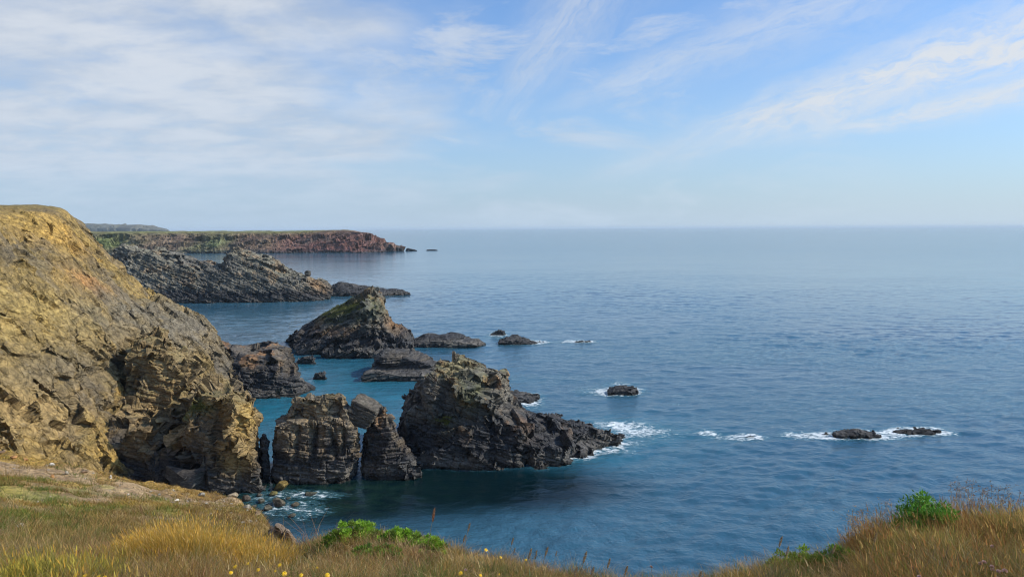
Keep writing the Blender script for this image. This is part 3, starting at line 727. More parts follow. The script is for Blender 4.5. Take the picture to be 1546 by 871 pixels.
ker = np.exp(-(np.arange(-6, 7) / 2.6) ** 2); ker /= ker.sum()
GZ = np.apply_along_axis(lambda v: np.convolve(np.pad(v, 6, 'edge'), ker, 'valid'), 0, GZ)
k2 = np.exp(-(np.arange(-3, 4) / 1.4) ** 2); k2 /= k2.sum()
GZ = np.apply_along_axis(lambda v: np.convolve(np.pad(v, 3, 'edge'), k2, 'valid'), 1, GZ)
gx = ((PXS[:, None] - PCX) / FPX) * RS[None, :]; gy = np.repeat(RS[None, :], len(PXS), 0)
GP = np.stack([gx, gy, np.zeros_like(gx)], -1).reshape(-1, 3)
relief = (fbm(GP, 6, 4, 71) * 0.5 * np.clip(GP[:, 1] / 22, 0, 1) + fbm(GP, .8, 3, 72) * np.clip(GP[:, 1] / 4, 0, 1) * (.05 + .10 * sstep(GP[:, 1], 9, 16)))
rk = fbm(GP, 2.2, 5, 75); lp = GP[:, 1]
relief = relief + np.clip(rk, 0, 1) * 1.0 * sstep(lp, 30, 60)
GZ = GZ + relief.reshape(GZ.shape)


def ground(x, y):
    x = np.asarray(x, float); y = np.maximum(np.asarray(y, float), .81)
    u = np.clip((x / y * FPX + PCX - PXS[0]) / 6.0, 0, len(PXS) - 1.001)
    v = np.clip((np.log(y) - math.log(0.8)) / (math.log(150) - math.log(0.8)) * (len(RS) - 1), 0, len(RS) - 1.001)
    i, j = u.astype(int), v.astype(int); fu, fv = u - i, v - j
    return (GZ[i, j] * (1 - fu) + GZ[i + 1, j] * fu) * (1 - fv) + (GZ[i, j + 1] * (1 - fu) + GZ[i + 1, j + 1] * fu) * fv


def hit(px, py, rmax=140, lift=0.0):
    """first point of the hillside along the sight line"""
    d = ray(px, py); tt = np.exp(np.linspace(math.log(1.5), math.log(rmax), 1500))
    x, y, z = d.x * tt, d.y * tt, EYE + d.z * tt
    below = np.nonzero(z < ground(x, y) + lift)[0]
    if len(below) == 0: return None
    k = below[0]; return np.array([x[k], y[k], ground(x[k], y[k])])


GREENS = [(hit(px, py), w_) for px, py, w_ in ((20, 738, 2.2), (58, 750, 1.8), (86, 752, 1.4), (100, 768, 1.2), (172, 768, 1.0), (28, 724, 2.2), (216, 756, 1.2), (255, 770, .9), (12, 806, .7), (60, 822, .5), (120, 800, .8), (40, 780, 1.2), (130, 742, 1.5))]
BARES = [(hit(px, py), w_) for px, py, w_ in ((12, 764, 1.6), (150, 748, 2.6), (205, 744, 2.6), (255, 752, 2.4), (310, 756, 2.6), (60, 712, 3.5), (120, 728, 3.0), (180, 735, 3.0), (350, 764, 2.2), (20, 700, 4), (110, 752, 1.6), (225, 785, 1.2))]


def near_patch(P, tab):
    o = np.zeros(len(P))
    for c_, w_ in tab:
        if c_ is None: continue
        sx = w_ * .8; sy = w_ * (.8 + c_[1] / 26)
        o = np.maximum(o, np.exp(-((P[:, 0] - c_[0]) / sx) ** 2 - ((P[:, 1] - c_[1]) / sy) ** 2))
    return o


def turf_colour(P, slope=None):
    """ground: dry earth, straw thatch, patches of green"""
    a1 = fbm(P, 5, 4, 81); a2 = fbm(P, 1.4, 4, 82); a3 = fbm(P, 6, 3, 83)
    a4 = fbm(P, .45, 3, 84)
    c = lerp((.19, .11, .03), (.40, .25, .05), np.clip(.5 + .8 * a1 + .6 * a2 + .7 * a4, 0, 1))
    g = sstep(a3 + .75 * a2 + .6 * a1 + .7 * a4, .12, .5) * sstep(P[:, 1], 62, 40)
    bare = sstep(near_patch(P, BARES) + .5 * a2 + .3 * a4, .35, .7); c = lerp(c, lerp((.20, .125, .062), (.36, .25, .13), np.clip(.5 + a4 + .5 * a2, 0, 1)), bare)
    g = np.maximum(g * .6 * (1 - bare), sstep(near_patch(P, GREENS) + .9 * a2 + .8 * a4, .5, .95) * .8)
    c = lerp(c, lerp((.10, .125, .022), (.24, .215, .045), np.clip(.5 + a2 + a4, 0, 1)), g * .85)
    return c


GV = np.stack([gx, gy, GZ], -1).reshape(-1, 3)
nP, nR = len(PXS), len(RS)
ii, jj = np.meshgrid(np.arange(nP - 1), np.arange(nR - 1), indexing='ij'); b0 = (ii * nR + jj).ravel()
GF = np.stack([b0, b0 + nR, b0 + nR + 1, b0 + 1], 1)
gc = turf_colour(GV)
dzr = np.gradient(GZ, axis=1) / np.gradient(gy, axis=1)
steep = sstep(-dzr, .62, .95).ravel()
gc = lerp(gc, lerp((.12, .10, .078), (.24, .185, .115), np.clip(.5 + fbm(GV, 1.3, 4, 85), 0, 1)), steep)
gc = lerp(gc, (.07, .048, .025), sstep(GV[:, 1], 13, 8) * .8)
m_ground = rock_material('dry_turf_ground', .35, .5, None, 1.0)
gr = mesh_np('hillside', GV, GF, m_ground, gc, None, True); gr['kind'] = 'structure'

# ------------------------------------------------------------------ sea
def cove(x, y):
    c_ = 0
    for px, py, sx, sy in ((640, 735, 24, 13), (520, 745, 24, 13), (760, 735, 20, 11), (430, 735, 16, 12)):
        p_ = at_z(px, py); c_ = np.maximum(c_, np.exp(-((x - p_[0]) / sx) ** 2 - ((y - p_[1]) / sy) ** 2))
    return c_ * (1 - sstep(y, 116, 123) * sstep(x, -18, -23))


def wave_z(x, y):
    r = np.hypot(x, y); q = np.stack([x * .62 + y * .16, y - x * .16, 0 * x], 1)
    a0 = fbm(q, 4.0, 2, 141, .5) * .34 + fbm(q, 1.3, 2, 142) * .20 + fbm(q, 22, 2, 143) * .16
    return a0 * (.55 + .45 * sstep(fbm(q, 60, 2, 145), -.4, .4)) * sstep(r, 900, 350) * (1 - .72 * cove(x, y))


pxs = np.arange(-320, 1866, 2.6); rr = np.exp(np.arange(math.log(50), math.log(1000), .0042))
GXs, GYs = (pxs[:, None] - PCX) / FPX * rr[None, :], np.repeat(rr[None, :], len(pxs), 0)
SV = np.stack([GXs, GYs, np.zeros_like(GXs)], -1).reshape(-1, 3); SV[:, 2] = wave_z(SV[:, 0], SV[:, 1])
fade = np.minimum(sstep(np.repeat(pxs, len(rr)), -320, -250), sstep(np.repeat(pxs, len(rr)), 1865, 1800)) * sstep(np.tile(rr, len(pxs)), 50, 60)
SV[:, 2] *= fade
ii, jj = np.meshgrid(np.arange(len(pxs) - 1), np.arange(len(rr) - 1), indexing='ij'); b0 = (ii * len(rr) + jj).ravel()
SF = np.stack([b0, b0 + len(rr), b0 + len(rr) + 1, b0 + 1], 1)
# calm surround out to the horizon, joined to the edge of the fine sheet
bl, br, tl_, tr_ = SV[0], SV[(len(pxs) - 1) * len(rr)], SV[len(rr) - 1], SV[-1]
G_ = 90000.0; o_ = len(SV)
OV = np.array([(-G_, -3000, 0), (G_, -3000, 0), (G_, G_, 0), (-G_, G_, 0)], float); SV = np.concatenate([SV, OV])
n0, n1, n2, n3 = 0, (len(pxs) - 1) * len(rr), (len(pxs) - 1) * len(rr) + len(rr) - 1, len(rr) - 1
SQ = np.array([(o_, o_ + 1, n1, n0), (o_ + 1, o_ + 2, n2, n1), (o_ + 2, o_ + 3, n3, n2), (o_ + 3, o_, n0, n3)])
edge_l = lambda a_: a_
SF = np.concatenate([SF, SQ])


def sea_patch(px, py, sx, sy):
    p = at_z(px, py); return np.exp(-((SV[:, 0] - p[0]) / sx) ** 2 - ((SV[:, 1] - p[1]) / sy) ** 2)


sh = np.zeros(len(SV))                                   # pale bottom seen through shallow water
for q in ((430, 620, 18, 22, .9), (520, 585, 22, 26, .8), (590, 600, 16, 20, .8), (560, 640, 14, 16, .7), (470, 560, 22, 26, .6), (395, 610, 10, 12, .7), (650, 575, 18, 16, .5), (950, 650, 16, 16, .55), (900, 690, 12, 8, .5), (560, 520, 40, 40, .25), (470, 480, 60, 40, .15)):
    sh = np.maximum(sh, q[4] * sea_patch(*q[:4]))
gn = np.zeros(len(SV))                                   # green weed over rock in the cove
for q in ((470, 745, 18, 12, 1.0), (540, 742, 14, 7, .35), (420, 760, 14, 10, .9)):
    gn = np.maximum(gn, q[4] * sea_patch(*q[:4]))
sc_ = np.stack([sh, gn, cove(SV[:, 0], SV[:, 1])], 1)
m_sea = bpy.data.materials.new('sea_water'); m_sea.use_nodes = True; t = NT(m_sea.node_tree)
at = t.n('ShaderNodeAttribute', attribute_name='col'); sp = t.n('ShaderNodeSeparateColor'); t.put(sp.inputs[0], at.outputs[0])
g = t.n('ShaderNodeNewGeometry'); p = g.outputs['Position']
cd_ = t.n('ShaderNodeSeparateXYZ'); t.put(cd_.inputs[0], p)
dist = t.m('SQRT', t.m('ADD', t.m('MULTIPLY', cd_.outputs[0], cd_.outputs[0]), t.m('MULTIPLY', cd_.outputs[1], cd_.outputs[1])))
wav = t.n('ShaderNodeMapping'); t.put(wav.inputs[0], p); wav.inputs['Rotation'].default_value = (0, 0, rad(-14)); wav.inputs['Scale'].default_value = (0.45, 1.0, 1.0)
wv = wav.outputs[0]
nA = t.noise(wv, 0.10, 3, 0.5, 0.3); nB = t.noise(wv, 0.38, 5, 0.6, 0.4); nC = t.noise(p, 1.6, 4, 0.6)
nG = t.noise(wv, 0.014, 6, 0.62, .8)
hgt = t.m('ADD', t.m('MULTIPLY', nA, 0.5), t.m('ADD', t.m('MULTIPLY', nB, 0.45), t.m('MULTIPLY', nC, 0.20)))
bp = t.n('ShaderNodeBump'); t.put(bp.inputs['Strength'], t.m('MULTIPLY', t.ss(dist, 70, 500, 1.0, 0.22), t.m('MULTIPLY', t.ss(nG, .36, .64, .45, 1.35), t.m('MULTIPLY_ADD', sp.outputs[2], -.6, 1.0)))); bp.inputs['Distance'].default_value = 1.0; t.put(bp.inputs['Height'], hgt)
body = t.mix(t.ss(nG, .35, .65), (0.022, 0.080, 0.130), (0.038, 0.115, 0.172))
body = t.mix(t.ss(sp.outputs[2], .05, .75), body, (0.0005, 0.009, 0.013))  # dark reflection of the stacks painted into the water colour
nP_ = t.noise(p, 0.16, 4, 0.6)
shv = t.m('MULTIPLY', sp.outputs[0], t.ss(nP_, .2, .7, .7, 1.15))
body = t.mix(shv, body, (0.010, 0.130, 0.190))
body = t.mix(t.m('MULTIPLY', sp.outputs[1], t.ss(t.noise(p, 0.5, 5, .65), .35, .65)), body, (0.010, 0.030, 0.022))
bs = t.n('ShaderNodeBsdfPrincipled'); t.put(bs.inputs['Base Color'], body)
t.put(bs.inputs['Roughness'], t.ss(dist, 80, 1500, .06, .14)); bs.inputs['IOR'].default_value = 1.333; t.put(bs.inputs['Normal'], bp.outputs[0])
finish(t, bs.outputs[0])
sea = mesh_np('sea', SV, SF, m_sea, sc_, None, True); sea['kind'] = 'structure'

# surf: foam that lies on the water round the seaward rocks, a real sheet with holes
kd = kdtree.KDTree(sum(len(w0) for w0, _ in WATERLINE)); st = []
for w0, s0 in WATERLINE:
    for q in w0: kd.insert(Vector((q[0], q[1], 0)), len(st)); st.append(s0)
kd.balance(); st = np.array(st)
PATCH = [(950, 648, 7, 6, .75), (925, 640, 6, 3.0, .65), (985, 655, 9, 5, .5), (880, 690, 4, 2.5, .8), (925, 682, 5, 2.2, .8), (1120, 660, 4, 2.0, .8), (1105, 664, 6, 2.5, .4), (1068, 656, 2, 1.2, .6), (1220, 661, 6, 2.2, .8),
         (1335, 657, 5, 3.2, 1.2), (1420, 655, 4, 1.6, .8), (1385, 648, 6, 1.5, .7), (1250, 657, 4, 2, .5), (925, 588, 9, 5, .6), (938, 579, 5, 3, .7), (905, 593, 6, 4, .5), (815, 517, 6, 4, .8), (750, 509, 6, 5, .7), (880, 516, 8, 3, .5), (1020, 610, 2.5, 1.2, .5),
         (800, 612, 5, 4, .6), (775, 619, 5, 3, .6), (465, 775, 4, 3, .42), (440, 765, 5, 3.0, .40), (400, 700, 1.2, 9, .22), (408, 745, 4, 3, .38), (490, 748, 4, 1.6, .55), (385, 755, 3, 2, .4), (455, 745, 4, 2, .5), (420, 770, 5, 2.5, .35), (940, 670, 5, 3, .7)]
FV, FF, FA, seen = [], [], [], 0
boxes = []
for px, py, sx, sy, am in PATCH:
    c_ = at_z(px, py); boxes.append((c_[0] - 2.6 * sx, c_[0] + 2.6 * sx, c_[1] - 2.6 * sy, c_[1] + 2.6 * sy))
for w0, s0 in WATERLINE:
    if s0 >= .08: boxes.append((w0[:, 0].min() - 5, w0[:, 0].max() + 5, w0[:, 1].min() - 5, w0[:, 1].max() + 5))
gx0, gx1, gy0, gy1 = -90, 130, 90, 320
st_ = 0.30
nx, ny = int((gx1 - gx0) / st_), int((gy1 - gy0) / st_)
need = np.zeros((nx, ny), bool)
for x0, x1, y0, y1 in boxes:
    need[max(0, int((x0 - gx0) / st_)):max(0, int((x1 - gx0) / st_)), max(0, int((y0 - gy0) / st_)):max(0, int((y1 - gy0) / st_))] = True
ci, cj = np.nonzero(need)
fp = np.stack([gx0 + ci * st_, gy0 + cj * st_, np.zeros(len(ci))], 1)
amt = np.zeros(len(fp))
for px, py, sx, sy, am in PATCH:
    c_ = at_z(px, py); amt += am * np.exp(-((fp[:, 0] - c_[0]) / sx) ** 2 - ((fp[:, 1] - c_[1]) / sy) ** 2)
ring = np.zeros(len(fp))
for k, q in enumerate(fp):
    _, ix, d_ = kd.find(q)
    if d_ < 6: s0 = st[ix]; ring[k] = (0.2 + 0.6 * s0) * math.exp(-(d_ / (0.5 + 1.6 * s0)) ** 2) * (s0 > .03)
amt = np.clip(amt, 0, 1.1) + ring
fmap = np.full((nx + 1, ny + 1), -1); sel = amt > 0.06
fidx = np.nonzero(sel)[0]; fmap[ci[fidx], cj[fidx]] = np.arange(len(fidx))
q4 = np.stack([fmap[ci[fidx], cj[fidx]], fmap[ci[fidx] + 1, cj[fidx]], fmap[ci[fidx] + 1, cj[fidx] + 1], fmap[ci[fidx], cj[fidx] + 1]], 1)
q4 = q4[(q4 >= 0).all(1)]
fv = fp[fidx].copy(); fa = amt[fidx]; fv[:, 2] = wave_z(fv[:, 0], fv[:, 1]) + 0.02 + 0.06 * np.clip(fa, 0, 1)
m_foam = bpy.data.materials.new('surf_foam'); m_foam.use_nodes = True; t = NT(m_foam.node_tree)
at = t.n('ShaderNodeAttribute', attribute_name='col'); sp = t.n('ShaderNodeSeparateColor'); t.put(sp.inputs[0], at.outputs[0])
g = t.n('ShaderNodeNewGeometry'); p = g.outputs['Position']
mp = t.n('ShaderNodeMapping'); t.put(mp.inputs[0], p); mp.inputs['Scale'].default_value = (.6, 1, 1)
f1 = t.noise(mp.outputs[0], .8, 8, .72, 1.4); f2 = t.noise(mp.outputs[0], 2.2, 5, .65, .5)
fm = t.m('ADD', t.m('MULTIPLY', f1, .65), t.m('MULTIPLY', f2, .35))
k_ = t.m('ADD', sp.outputs[0], t.m('MULTIPLY', t.m('SUBTRACT', fm, .5), 4.6))
al = t.m('MULTIPLY', t.ss(k_, .62, 1.35), t.ss(sp.outputs[0], .06, .25))
milk = t.m('MULTIPLY', t.ss(k_, .05, .7), .28)
tr = t.n('ShaderNodeBsdfTransparent'); df = t.n('ShaderNodeBsdfPrincipled'); df.inputs['Base Color'].default_value = (.72, .78, .80, 1); df.inputs['Roughness'].default_value = .7
dm = t.n('ShaderNodeBsdfPrincipled'); dm.inputs['Base Color'].default_value = (.10, .30, .38, 1); dm.inputs['Roughness'].default_value = .4
m1 = t.n('ShaderNodeMixShader'); t.put(m1.inputs[0], t.m('MULTIPLY', milk, t.ss(sp.outputs[0], .06, .4))); t.put(m1.inputs[1], tr.outputs[0]); t.put(m1.inputs[2], dm.outputs[0])
m2 = t.n('ShaderNodeMixShader'); t.put(m2.inputs[0], al); t.put(m2.inputs[1], m1.outputs[0]); t.put(m2.inputs[2], df.outputs[0]); finish(t, m2.outputs[0])
foam = mesh_np('surf_foam', fv, q4, m_foam, np.stack([fa, fa, fa], 1), None, True); tag(foam, kind='stuff', label='white surf foam lying round the rocks and reefs', cat='foam')

# ------------------------------------------------------------------ haze
hm = bpy.data.materials.new('sea_haze'); hm.use_nodes = True; t = NT(hm.node_tree)
pv = t.n('ShaderNodeVolumePrincipled'); pv.inputs['Color'].default_value = (.72, .87, 1.0, 1); pv.inputs['Density'].default_value = 0.00004; pv.inputs['Anisotropy'].default_value = 0.0
o_ = t.n('ShaderNodeOutputMaterial'); t.put(o_.inputs['Volume'], pv.outputs[0])
hx, hy0, hy1, hz0, hz1 = 70000, -1000, 70000, -4.5, 78
hv = [(x, y, z) for x in (-hx, hx) for y in (hy0, hy1) for z in (hz0, hz1)]
hf = np.array([(0, 1, 3, 2), (4, 6, 7, 5), (0, 4, 5, 1), (2, 3, 7, 6), (0, 2, 6, 4), (1, 5, 7, 3)])
hb = mesh_np('haze', hv, hf, hm); hb['kind'] = 'stuff'

#PART2
# ------------------------------------------------------------------ loose stones and boulders
RNG = np.random.default_rng(7)


def ico(sub):
    import bmesh
    bm = bmesh.new(); bmesh.ops.create_icosphere(bm, subdivisions=sub, radius=1.0)
    V = np.array([v.co[:] for v in bm.verts]); F = np.array([[v.index for v in f.verts] for f in bm.faces]); bm.free(); return V, F


IV, IF_ = ico(4); IV2, IF2 = ico(3)


def stone_shape(seed, dims, hi=True, planes=11):
    """angular stone: a ball cut by random planes, then roughened"""
    rg = np.random.default_rng(seed); V, F = (IV, IF_) if hi else (IV2, IF2)
    n = rg.normal(size=(planes, 3)); n /= np.linalg.norm(n, axis=1)[:, None]; d = rg.uniform(.52, .82, planes)
    dots = V @ n.T; r = np.min(np.where(dots > .05, d / np.maximum(dots, .05), 9), axis=1); r = np.minimum(r, 1.05)
    P = V * r[:, None]
    P = P * (1 + .10 * fbm(P + seed, .7, 4, seed)[:, None])
    P = P * np.array(dims) / 2
    a_ = rg.uniform(0, 6.28); ca, sa = math.cos(a_), math.sin(a_)
    return P @ np.array([[ca, -sa, 0], [sa, ca, 0], [0, 0, 1]]).T, F


def stone(name, loc, dims, colr, label, group=None, cat='stone', sink=.25, hi=False, planes=11):
    seed = int(abs(loc[0]) * 977 + abs(loc[1]) * 131) % 99991
    P, F = stone_shape(seed, dims, hi, planes)
    v = fbm(P + seed, max(dims) * .35, 3, 3)
    c = np.asarray(colr)[None, :] * (1 + .55 * v)[:, None]
    if cat == 'boulder': c = lerp(c, (.02, .018, .014), sstep(P[:, 2] + loc[2], .35, 0.0) * .7)
    o = mesh_np(name, P, F, m_boulder, c, None, False); o.location = (loc[0], loc[1], loc[2] + dims[2] * (.5 - sink))
    return tag(o, label, cat, group)


WH, OR, GY, BN = (.50, .45, .38), (.40, .20, .075), (.24, .215, .17), (.22, .15, .09)
for px, py, wpx, ht, c, lb in (
        (79, 703, 11, .55, WH, 'whitish angular stone lying on bare earth under the cliff foot'), (79, 721, 9, .9, OR, 'upright orange stone on the dry slope below the whitish one'),
        (21, 692, 15, .35, OR, 'flat orange slab on the dry slope, inner of two near the left edge'), (38, 695, 13, .3, OR, 'flat orange slab on the dry slope, right of a similar slab'),
        (5, 684, 12, .5, BN, 'brown slab at the top of the dry slope by the left edge of the photo'), (31, 795, 13, .5, WH, 'pale stone half hidden in the grass at the near left'),
        (101, 717, 7, 1.3, GY, 'thin upright grey stone on the slope right of the orange one'), (128, 713, 13, .45, BN, 'brown slab below the cliff foot, left of a pale upright stone'),
        (167, 723, 7, 1.2, WH, 'small pale upright stone at the cliff foot amid brown slabs'), (57, 758, 5, .6, WH, 'tiny white pebble in green turf on the left slope'),
        (194, 747, 5, .6, WH, 'tiny white stone on the bare middle of the slope'), (137, 771, 8, .4, GY, 'flat grey stone above the purplish patch of grass'),
        (266, 757, 9, .6, WH, 'whitish stone behind the golden tussock, left side'), (331, 744, 11, .7, BN, 'brown boulder on the slope edge beneath the cliff buttress'),
        (352, 750, 16, .6, (.20, .155, .10), 'rounded tan boulder at the outer edge of the slope above the cove'), (287, 757, 8, .9, BN, 'dark brown stone standing just above the golden tussock'),
        (305, 748, 13, .5, GY, 'broad grey slab on the rubble edge beneath the dark recess'), (372, 768, 15, .6, GY, 'angular grey block on the crumbling edge right of the tussock'),
        (388, 779, 13, .8, BN, 'brown block on the crumbling edge, lowest above the cove')):
    p_ = hit(px, py)
    if p_ is None: continue
    wd = wpx / FPX * p_[1]; stone('stone', p_, (wd, wd * .8, wd * ht), c, lb, hi=wpx > 10)
for k in range(46):                                           # rubble strewn along the edge of the slope
    px = RNG.uniform(225, 392); py = 728 + (px - 225) * .27 + RNG.uniform(-2, 24)
    p_ = hit(px, py)
    if p_ is None or p_[2] < 4: continue
    wd = RNG.uniform(3, 8) / FPX * p_[1]
    stone('rubble_stone', p_, (wd, wd * RNG.uniform(.6, 1), wd * RNG.uniform(.35, .7)), [GY, GY, BN, (.30, .26, .20)][k % 4], 'small grey brown rubble stone on the crumbling edge of the dry slope', 'rubble on the slope edge')
for k in range(26):
    px = RNG.uniform(-5, 200); py = 690 + RNG.uniform(0, 80) + px * .12
    p_ = hit(px, py)
    if p_ is None: continue
    wd = RNG.uniform(2.5, 5) / FPX * p_[1]
    stone('scree_stone', p_, (wd, wd * .8, wd * .5), [GY, BN, WH][k % 3], 'tiny loose stone scattered on the dry turf of the left slope', 'loose stones on the turf')
for px, py, wpx, ht, c, lb in (
        (424, 738, 27, .75, (.19, .135, .04), 'big tan boulder with one lit face at the mouth of the narrow channel'), (421, 761, 25, .6, (.10, .085, .06), 'big dark wet boulder in the white wash of the cove'),
        (371, 754, 19, .7, (.07, .055, .042), 'dark brown boulder at the foot of the slope in the cove'), (406, 768, 16, .6, (.11, .10, .07), 'grey green boulder nearest the slope in the cove wash'),
        (395, 757, 14, .5, (.10, .095, .07), 'flat grey boulder left of the big dark wet one'), (413, 746, 16, .4, (.15, .13, .045), 'low weedy green boulder just below the big tan one'),
        (391, 748, 11, .5, (.08, .075, .06), 'small grey boulder between the buttress and the weedy one'), (470, 746, 19, .4, (.07, .07, .05), 'flat dark boulder awash alone on the right of the cove'),
        (445, 762, 16, .35, (.09, .075, .05), 'low brown boulder awash right of the big dark wet one'), (384, 764, 10, .5, (.07, .065, .055), 'small dark boulder touching the foot of the slope'),
        (386, 736, 17, .35, (.15, .125, .045), 'weedy yellow green ledge stone at the foot of the cliff buttress'), (436, 752, 9, .4, (.08, .08, .055), 'little boulder in the wash between the tan and dark ones'),
        (441, 778, 12, .4, (.08, .075, .055), 'low boulder awash nearest the camera in the cove')):
    p_ = at_z(px, py, .1); wd = wpx / FPX * p_[1]
    stone('boulder', p_, (wd, wd * .85, wd * ht), c, lb, None, 'boulder', .3, True, 9)
rock('boulder', [loft([(118.4, [(394, 704), (396, 672), (402, 668), (407, 703)]), (121, [(391, 700), (393, 662), (398, 651), (404, 660), (408, 700)]), (124, [(393, 690), (399, 662), (406, 690)])], N=20)], .16, HOR,
     [(1.1, 2.2, .4, .15), (.45, 1.1, .18, .07)], m_block, dict(c1=(.05, .047, .042), c2=(.09, .08, .065), black=(3, 9), lump=.6, seed=77), 'tall dark boulder squeezed against the seaward side of the cliff buttress', 'boulder', surf=0)
for sl, lb in (([(20.4, [(408, 815), (415, 792), (424, 797), (431, 814)]), (21.6, [(408, 806), (414, 787), (424, 789), (432, 806)]), (23, [(410, 800), (424, 792), (432, 804)])], 'brown splintered ledge at the cliff edge, left part'),
               ([(19.6, [(424, 824), (430, 800), (438, 803), (447, 820)]), (20.6, [(423, 816), (428, 796), (434, 795), (446, 812)]), (22, [(425, 810), (436, 800), (446, 812)])], 'brown splintered ledge at the cliff edge, right part')):
    rock('rock_ledge', [loft(sl, zb=26, N=24)], .05, frame((.7, .3, .5)), [(.28, .7, .16, .07), (.12, .3, .07, .03)], m_boulder,
         dict(c1=(.15, .105, .07), c2=(.24, .18, .125), black=(-9, -8), barn=0, cs=.15, lump=.6), lb, 'rock ledge', 'splintered ledges at the slope edge', surf=0, smooth=1)

# ------------------------------------------------------------------ grass
m_grass = leaf_material('dry_grass', .42, .6); m_leaf = leaf_material('fleshy_leaf', .35, .45)
m_stem = plain_material('dry_stem', (.26, .18, .08)); m_head = leaf_material('seed_head_chaff', .3, .8)
m_yel = plain_material('yellow_petal', (.80, .50, .01), .5); m_pink = plain_material('papery_pink_flower', (.62, .42, .36), .7)


def blades(B, h, wd, lean, az, c0, c1, seg=3, curl=.5, tipw=.12):
    """B (n,3) roots -> strips of seg quads; c0 root colour, c1 tip colour"""
    n = len(B); rg = np.random.default_rng(n + 5)
    la = np.stack([np.cos(az), np.sin(az), np.zeros(n)], 1)
    fa = rg.uniform(0, 6.283, n); sd_ = np.stack([np.cos(fa), np.sin(fa), np.zeros(n)], 1)
    V = np.zeros((n, seg + 1, 2, 3)); C = np.zeros((n, seg + 1, 2, 3))
    for k in range(seg + 1):
        t_ = k / seg; out = lean * (t_ * (1 - curl) + curl * t_ * t_)
        p_ = B + la * (out * h)[:, None]; p_[:, 2] += h * t_ * np.sqrt(np.maximum(1 - (out * .6) ** 2, .1))
        w_ = wd * (1 - (1 - tipw) * t_ ** 1.5) / 2
        V[:, k, 0] = p_ - sd_ * w_[:, None]; V[:, k, 1] = p_ + sd_ * w_[:, None]
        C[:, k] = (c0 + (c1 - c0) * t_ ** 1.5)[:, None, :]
    base = (np.arange(n) * (seg + 1) * 2)[:, None]
    F = np.concatenate([base + np.array([[2 * k, 2 * k + 1, 2 * k + 3, 2 * k + 2]]) for k in range(seg)], 0)
    return V.reshape(-1, 3), F, C.reshape(-1, 3)


def merge(parts):
    V, F, C, o = [], [], [], 0
    for v, f, c in parts: V.append(v); F.append(f + o); C.append(c); o += len(v)
    return np.concatenate(V), np.concatenate(F), np.concatenate(C)


def pick(tab, n, rg):
    """random colours out of a weighted table"""
    w_ = np.array([x[0] for x in tab]); k = rg.choice(len(tab), n, p=w_ / w_.sum()); c = np.array([x[1] for x in tab])[k]
    return c * rg.uniform(.7, 1.3, (n, 1))


STRAW, GOLD, PINK, OLIVE, GREEN, RUST, PALE = (.42, .27, .085), (.50, .28, .04), (.37, .205, .11), (.17, .165, .035), (.10, .16, .03), (.32, .15, .05), (.52, .39, .19)


def roots(n, px0, px1, r0, r1, rg):
    px = rg.uniform(px0, px1, n); r = np.exp(rg.uniform(math.log(r0), math.log(r1), n)); x = (px - PCX) / FPX * r
    return np.stack([x, r, ground(x, r) - .01], 1), px


rg = np.random.default_rng(11); parts = []
# short thatch over the near ground
B, px = roots(250000, -160, 1720, 3.0, 13.0, rg); n = len(B)
nz = fbm(B, .7, 3, 91); nb = fbm(B, 2.0, 3, 92)
lipd = B[:, 1]
col = pick([(.42, STRAW), (.22, PINK), (.16, OLIVE), (.08, RUST), (.12, PALE)], n, rg)
left = sstep(px, 190, 90) * sstep(B[:, 1], 7, 5)
col = np.where((rg.random(n) < left * .75)[:, None], pick([(.55, (.34, .29, .05)), (.25, OLIVE), (.2, GOLD)], n, rg), col)
right = sstep(px, 1270, 1340)
col = np.where((rg.random(n) < right * .7)[:, None], pick([(.5, RUST), (.3, (.22, .17, .06)), (.2, STRAW)], n, rg), col)
gm = (nb + .5 * nz > .22) & (rg.random(n) < .6); col = np.where(gm[:, None], pick([(.6, OLIVE), (.4, GREEN)], n, rg), col)
h = rg.uniform(.05, .17, n) * (1 + .5 * nz) * (1 + .35 * right)
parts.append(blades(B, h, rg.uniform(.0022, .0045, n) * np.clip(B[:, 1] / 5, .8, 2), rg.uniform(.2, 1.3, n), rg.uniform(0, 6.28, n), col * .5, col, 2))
# taller stalks
B, px = roots(26000, -160, 1720, 3.4, 9.0, rg); n = len(B); nz = fbm(B, .9, 3, 95)
keep = (rg.random(n) < .26 + .35 * sstep(px, 230, 120) * sstep(B[:, 1], 7.5, 5.5) + .65 * sstep(px, 1290, 1350)) & (nz > -.35); B, px, nz = B[keep], px[keep], nz[keep]; n = len(B)
l_ = (sstep(px, 260, 140) * sstep(B[:, 1], 7, 5.4))[:, None]; r_ = sstep(px, 1270, 1340)[:, None]
c1 = pick([(.4, STRAW), (.3, PALE), (.3, PINK)], n, rg) * (1 - l_) + pick([(.6, (.40, .32, .05)), (.4, GOLD)], n, rg) * l_
c1 = c1 * (1 - r_) + pick([(.55, RUST), (.3, STRAW), (.15, OLIVE)], n, rg) * r_
h = rg.uniform(.12, .26, n) * (1 + .25 * l_[:, 0] + .25 * r_[:, 0]) * sstep(px, 1130, 1040) + rg.uniform(.14, .36, n) * sstep(px, 1040, 1130)
h = h * np.where((px > 440) & (px < 1300), .62, 1.0)
parts.append(blades(B, h, rg.uniform(.002, .0038, n), rg.uniform(.05, .8, n), rg.normal(2.6, 1.3, n), c1 * np.array([.4, .55, .4]), c1, 3))
